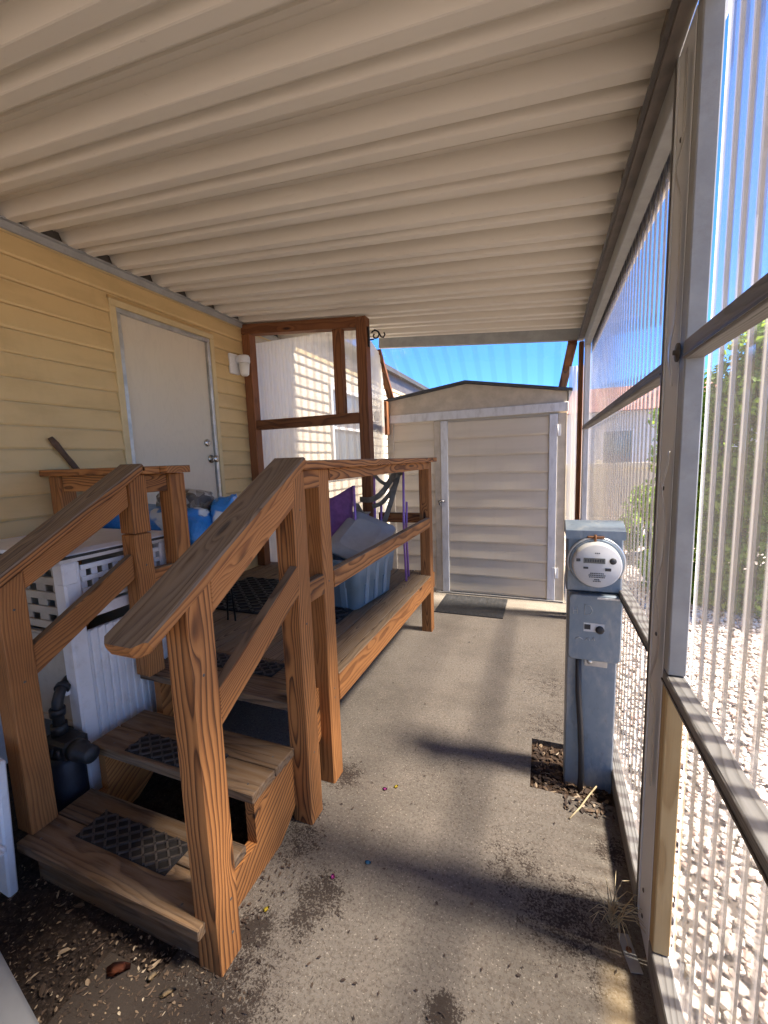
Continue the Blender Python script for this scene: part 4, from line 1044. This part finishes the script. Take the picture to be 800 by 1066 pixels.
# grey bin whose corner shows at the bottom left
gb = thing('plastic_bin', 'smooth grey plastic bin at the bottom left corner near the leaves', 'bin', (-1.55, .33, 0))
bm = NB(); GA = Matrix.Rotation(R(-12), 4, 'Z'); GC = V((-1.30, .215, 0))
loft(bm, [[GC + GA @ p for p in rrect(0, 0, .31 + g, .25 + g, z, .11, 8)] for z, g in ((.0, -.03), (.01, -.02), (.22, .0), (.235, .02), (.262, .022), (.272, .01), (.280, -.03), (.284, -.12))])
part('bin_body', bm, 'bin', gb)
bm = NB(); loft(bm, [[GC + GA @ p for p in rrect(0, 0, .16 + g, .10 + g, z, .04, 6)] for z, g in ((.282, 0), (.290, -.006))]); part('lid_panel', bm, 'totelid', gb)

# ================================================================== LITTER
def scatter_chips(n, fn, smin, smax, zf):
    vs, fs, rd = [], [], []
    for i in range(n):
        x_, y_ = fn(); s = rng.uniform(smin, smax); a = rng.random() * 6.28; e = rng.uniform(.12, .6); r_ = rng.random()
        tx, ty = rng.uniform(-.5, .5), rng.uniform(-.5, .5); b = len(vs)
        for (u_, v_) in ((1, 0), (.35, e), (-.5, e * .8), (-1, 0), (-.5, -e * .8), (.35, -e)):
            px = (u_ * math.cos(a) - v_ * math.sin(a)) * s; py = (u_ * math.sin(a) + v_ * math.cos(a)) * s
            vs.append((x_ + px, y_ + py, zf + .004 + abs(px * tx + py * ty) + abs(v_) * s * .35)); rd.append(r_)
        fs += [(b, b + 1, b + 2, b + 3), (b, b + 3, b + 4, b + 5)]
    return vs, fs, rd
def soilpt():
    while True:
        x_, y_ = rng.uniform(-1.85, -.70), rng.uniform(.35, .80)
        if x_ < -.92 or rng.random() < .25: return x_, y_
v_, f_, r_ = scatter_chips(2300, soilpt, .0025, .008, -.003)
a_, b_, c_ = scatter_chips(45, soilpt, .011, .020, -.002); o_ = len(v_); v_ += a_; f_ += [tuple(i + o_ for i in q) for q in b_]; r_ += c_
o = rawmesh('leaf_litter', v_, f_, 'chips', r_, (-1.3, .6, 0)); lin(o, 'dead leaves and bark chips on the dark soil before the steps', 'leaf litter', None, 'stuff')
v_, f_, r_ = scatter_chips(620, lambda: (rng.uniform(PX0 + .01, .30), rng.uniform(PY0 - .01, PY1 - .01)), .006, .019, -.028)
a_, b_, c_ = scatter_chips(60, lambda: (rng.uniform(.1, .29), rng.uniform(PY0 - .09, PY0)), .005, .016, 0); o_ = len(v_); v_ += a_; f_ += [tuple(i + o_ for i in q) for q in b_]; r_ += c_
o = rawmesh('leaf_litter', v_, f_, 'chips', r_, (.13, 2, 0)); lin(o, 'brown dead leaves filling the square hole round the meter pedestal', 'leaf litter', None, 'stuff')
def slabpt():
    while True:
        x_, y_ = rng.uniform(-.95, .28), rng.uniform(.75, 3.6)
        if rng.random() < (.9 if y_ < 1.3 else .35) : return x_, y_
v_, f_, r_ = scatter_chips(260, slabpt, .0025, .008, 0)
a_, b_, c_ = scatter_chips(160, lambda: (rng.gauss(-.88, .05), rng.gauss(1.0, .16)), .003, .010, 0); o_ = len(v_); v_ += a_; f_ += [tuple(i + o_ for i in q) for q in b_]; r_ += c_
o = rawmesh('floor_debris', v_, f_, 'chips', [q * .6 for q in r_], (-.3, 1.6, 0)); lin(o, 'tiny scattered plant debris on the concrete floor', 'debris', None, 'stuff')
def leafobj(name, label, cat, c, s, mat, a, e=.55, group=None):
    bm = NB(); n = 12; ctr = bm.verts.new((c[0], c[1], c[2] + s * .10)); ring = []
    for i in range(n):
        t = 2 * math.pi * i / n; rr = s * (1 + .18 * math.sin(3 * t + a)); x_ = rr * math.cos(t); y_ = rr * e * math.sin(t)
        ring.append(bm.verts.new((c[0] + x_ * math.cos(a) - y_ * math.sin(a), c[1] + x_ * math.sin(a) + y_ * math.cos(a), c[2] + s * .35 * abs(math.sin(t)) + .002)))
    for i in range(n): bm.faces.new((ctr, ring[i], ring[(i + 1) % n])).smooth = True
    bmesh.ops.solidify(bm, geom=bm.faces[:], thickness=.0008)
    return lin(part(name, bm, mat, None, loc=c), label, cat, group)
leafobj('dead_leaf', 'curled reddish brown dead leaf on the dark soil', 'leaf', (-1.18, .69, .0), .034, 'redleaf', .5)
leafobj('dead_leaf', 'pale tan oval dead leaf just right of the reddish leaf', 'leaf', (-1.065, .715, .0), .018, 'tanleaf', 1.3, .6)
leafobj('dead_leaf', 'long pale tan leaf nearest the bottom step corner', 'leaf', (-.99, .70, .0), .022, 'tanleaf', .8, .4)
G = 'coloured petals fallen on the concrete'
for k, (px, py, mt_, lb) in enumerate(((-.665, 1.60, 'pink', 'bright pink petal on the concrete beside the deck post'), (-.62, 1.63, 'yellow', 'yellow petal on the concrete next to the bright pink one'), (-.70, 1.16, 'pink', 'pink purple petal on the concrete near the newel'), (-.60, 1.25, 'blueb', 'pale blue scrap on the bare concrete floor'), (-.86, .985, 'yellow', 'yellow petal at the foot of the right stair post'))):
    leafobj('petal' if mt_ != 'blueb' else 'paper_scrap', lb, 'petal' if mt_ != 'blueb' else 'scrap', (px, py, .001), .011, mt_, k * 1.1, .7, G)
bm = NB(); tube(bm, [(.115, 1.70, .006), (.16, 1.77, .010), (.20, 1.84, .02), (.235, 1.91, .014)], .0035, 6)
lin(part('twig', bm, 'twig', None, loc=(.115, 1.70, 0)), 'thin straw coloured twig by the meter pedestal', 'twig')
bm = NB()
for i in range(34):
    a = rng.random() * 6.28; l = rng.uniform(.05, .13); b = V((.222 + rng.uniform(-.015, .015), 1.335 + rng.uniform(-.02, .02), .0)); d = V((math.cos(a), math.sin(a), 0))
    tube(bm, [b, b + d * l * .25 + V((0, 0, l * .5)), b + d * l * .6 + V((0, 0, l * .75)), b + d * l * 1.0 + V((0, 0, l * .5))], [.0018, .0016, .0012, .0004], 4, caps=False)
lin(part('dry_grass_tuft', bm, 'twig', None, loc=(.222, 1.335, 0)), 'dry straw coloured grass tuft growing by the right wall sill', 'grass tuft')
mp2 = thing('metal_plate', 'pale grey metal anchor plate on the concrete by the wall post', 'plate', (.255, 1.25, 0))
bm = NB(); board(bm, (.246, 1.30, .006), (.268, 1.20, .006), .034, .004, (1, 0, 0), 0, None, .001); part('plate_body', bm, 'greypaint', mp2)
bm = NB(); disc_lathe(bm, (.256, 1.255, .008), (0, 0, 1), [(.008, 0), (.008, .004), (.001, .006)], 10); part('bolt', bm, 'rust', mp2)

# ================================================================== GARDEN BEYOND THE CLEAR WALL
# stones
ico = bmesh.new(); bmesh.ops.create_icosphere(ico, subdivisions=1, radius=1); iv = [v.co.copy() for v in ico.verts]; iff = [[v.index for v in f.verts] for f in ico.faces]; ico.free()
vs, fs, rd = [], [], []
for i in range(14000):
    while True:
        x_, y_ = rng.uniform(.42, 3.0), rng.uniform(.2, 5.6)
        if x_ < .55 + y_ * .52: break
    s = rng.uniform(.008, .017) * (1.6 if rng.random() < .15 else 1); b = len(vs); r_ = rng.random()
    sx, sy, sz = s * rng.uniform(.8, 1.4), s * rng.uniform(.7, 1.1), s * rng.uniform(.45, .8); a = rng.random() * 6.28; ca, sa = math.cos(a), math.sin(a)
    zc = -.052 + rng.random() * .018
    for q in iv:
        j = rng.uniform(.82, 1.12); px, py, pz = q.x * sx * j, q.y * sy * j, q.z * sz * j
        vs.append((x_ + px * ca - py * sa, y_ + px * sa + py * ca, zc + pz)); rd.append(r_)
    fs += [tuple(k + b for k in f) for f in iff]
o = rawmesh('gravel_stones', vs, fs, 'stone', rd, (1.5, 2.5, 0)); lin(o, 'pale and pinkish gravel stones covering the yard', 'gravel', None, 'stuff')
# hedge
def bush(label, cx, cy, rx, ry, h, n, seed):
    t = thing('hedge_bush', label, 'bush', (cx, cy, -.06), 'leafy hedge beyond the clear wall')
    r2 = random.Random(seed); vs, fs, rd = [], [], []
    clumps = []
    for _ in range(int(34 * h / 2.3)):
        a = r2.random() * 6.28; z = r2.uniform(.05, h * .93); k = (1 - .35 * (z / h) ** 3) * r2.uniform(.45, 1.0)
        clumps.append((cx + rx * k * math.cos(a), cy + ry * k * math.sin(a), z, r2.uniform(.13, .27)))
    for _ in range(n):
        c = r2.choice(clumps); d = V((r2.gauss(0, 1), r2.gauss(0, 1), r2.gauss(0, 1))).normalized() * c[3] * r2.random() ** .4
        p = V(c[:3]) + d + V((0, 0, -.06))
        if p.z < -.02: continue
        nrm = (d.normalized() + V((r2.gauss(0, .6), r2.gauss(0, .6), r2.gauss(.4, .6)))).normalized(); s = nrm.orthogonal().normalized(); s.rotate(Matrix.Rotation(r2.random() * 6.28, 3, nrm)); u_ = nrm.cross(s)
        L = r2.uniform(.024, .046); w = L * .6; b = len(vs)
        vs += [tuple(p - s * L), tuple(p + u_ * w + nrm * w * .25), tuple(p + s * L), tuple(p - u_ * w + nrm * w * .25)]; fs += [(b, b + 1, b + 2), (b, b + 2, b + 3)]
        q = min(1, max(0, r2.gauss(.45, .22))); rd += [q] * 4
    rawmesh('foliage', vs, fs, 'leaf', rd, parent=t)
    bm = NB()
    for k in range(7):
        a = r2.random() * 6.28; e = V((cx + rx * .6 * math.cos(a), cy + ry * .6 * math.sin(a), h * r2.uniform(.6, .85)))
        b0 = V((cx + .05 * math.cos(a), cy + .05 * math.sin(a), -.07)); m_ = b0.lerp(e, .5) + V((0, 0, .15))
        tube(bm, [b0, m_, e], [.022, .014, .005], 6)
    part('stem', bm, 'bark', t)
bush('tall dense green bush at the right end of the hedge', 2.55, 4.75, .50, .45, 3.0, 10000, 1)
bush('tall green hedge bush behind the near clear panel, left of the tallest bush', 2.08, 4.90, .42, .40, 2.75, 12000, 2)
bush('bright green hedge bush just right of the grey wall post', 1.74, 5.08, .38, .38, 2.5, 11000, 3)
bush('lower green hedge bush partly behind the grey wall post', 1.44, 5.30, .34, .38, 2.2, 9000, 6)
bush('farthest low green bush by the cream fence', 1.50, 6.9, .40, .5, 1.25, 3500, 4)
bush('big green bush at the back of the hedge', 3.3, 5.5, .75, .7, 3.3, 9000, 5)
# fence and neighbour house
fn = thing('garden_fence', 'cream panel fence behind the gravel yard', 'fence', (2.5, 9.2, 0))
bm = NB()
for i in range(40): box(bm, -1 + i * .2, -1 + i * .2 + .188, 9.2, 9.225, .05, 1.28, 0, .004)
part('fence_boards', bm, 'fence', fn)
bm = NB(); box(bm, -1, 7, 9.15, 9.198, 1.20, 1.30, 0, .004); box(bm, -1, 7, 9.15, 9.198, .14, .23, 0, .004); part('fence_rail', bm, 'fence', fn)
for i in range(5):
    bm = NB(); box(bm, -1 + i * 2 - .05, -1 + i * 2 + .05, 9.227, 9.32, -.08, 1.36, 0, .006); part('fence_post', bm, 'fence', fn)
nh = thing('neighbour_house', 'white house with low red roof behind the cream fence', 'house', (4, 16, 0))
bm = NB(); box(bm, .6, 10, 14.5, 19, -.08, 2.75, 0, 0); part('wall', bm, 'housewhite', nh)
bm = NB(); prism(bm, [(14.1, 2.72), (19.4, 2.72), (16.75, 3.75)], 0, .2, 10.4); part('roof', bm, 'redroof', nh)
for xx in (1.6, 3.2, 5.4):
    bm = NB(); box(bm, xx, xx + .9, 14.46, 14.499, 1.1, 2.2, 0, .004); w_ = part('window', bm, 'white', nh)
    bm = NB(); box(bm, xx + .06, xx + .84, 14.45, 14.459, 1.16, 2.14, 0, 0); part('pane', bm, 'glass', w_)

# ================================================================== LIGHT, SKY, CAMERA
w = bpy.data.worlds.new('World'); sc.world = w; w.use_nodes = True
nt = w.node_tree; nt.nodes.clear()
SUN_EL, SUN_DIR = R(56), V((math.cos(R(56)), .015, math.sin(R(56)))).normalized()
sky = nt.nodes.new('ShaderNodeTexSky'); sky.sky_type = 'NISHITA'; sky.sun_disc = False
sky.sun_elevation = SUN_EL; sky.sun_rotation = R(88); sky.air_density = .85; sky.dust_density = .05; sky.ozone_density = 5.0; sky.altitude = 1600
bg = nt.nodes.new('ShaderNodeBackground'); bg.inputs[1].default_value = .056
wo = nt.nodes.new('ShaderNodeOutputWorld')
tint = nt.nodes.new('ShaderNodeMix'); tint.data_type = 'RGBA'; tint.blend_type = 'MULTIPLY'; tint.inputs[0].default_value = 1; tint.inputs[7].default_value = (.36, .78, 1.25, 1)
nt.links.new(sky.outputs[0], tint.inputs[6]); nt.links.new(tint.outputs[2], bg.inputs[0]); nt.links.new(bg.outputs[0], wo.inputs[0])
sl = bpy.data.lights.new('sun', 'SUN'); sl.energy = 3.8; sl.angle = R(9.0); sl.color = (1, .94, .86)
so = bpy.data.objects.new('sun', sl); COL.objects.link(so); so.rotation_euler = SUN_DIR.to_track_quat('Z', 'Y').to_euler(); so.location = (6, 0, 8)

yaw, pitch, roll = R(21.3), R(7.1), R(-1.93)
f = V((-math.sin(yaw), math.cos(yaw), 0)); r = V((math.cos(yaw), math.sin(yaw), 0)); u = V((0, 0, 1))
f2 = f * math.cos(pitch) - u * math.sin(pitch); u2 = u * math.cos(pitch) + f * math.sin(pitch)
r3 = r * math.cos(roll) + u2 * math.sin(roll); u3 = u2 * math.cos(roll) - r * math.sin(roll)
cam = bpy.data.cameras.new('camera'); co = bpy.data.objects.new('camera', cam); COL.objects.link(co)
mw = Matrix((r3, u3, -f2)).transposed().to_4x4(); mw.translation = (0, 0, 1.5); co.matrix_world = mw
cam.sensor_fit = 'HORIZONTAL'; cam.sensor_width = 36; cam.lens = 432 / 800 * 36; cam.clip_start = .02; cam.clip_end = 600
sc.camera = co
sc.view_settings.view_transform = 'Standard'; sc.view_settings.look = 'None'; sc.view_settings.gamma = 1
sc.view_settings.exposure = 2.85; sc.view_settings.use_curve_mapping = False
try:
    sc.view_settings.use_white_balance = True; sc.view_settings.white_balance_temperature = 7100
except Exception: pass
sc.render.engine = 'CYCLES'
cy = sc.cycles; cy.use_denoising = True
try: cy.denoiser = 'OPENIMAGEDENOISE'
except Exception: pass
cy.max_bounces = 10; cy.diffuse_bounces = 6; cy.glossy_bounces = 3; cy.transmission_bounces = 4; cy.transparent_max_bounces = 24
cy.caustics_reflective = False; cy.caustics_refractive = False; cy.sample_clamp_indirect = 6
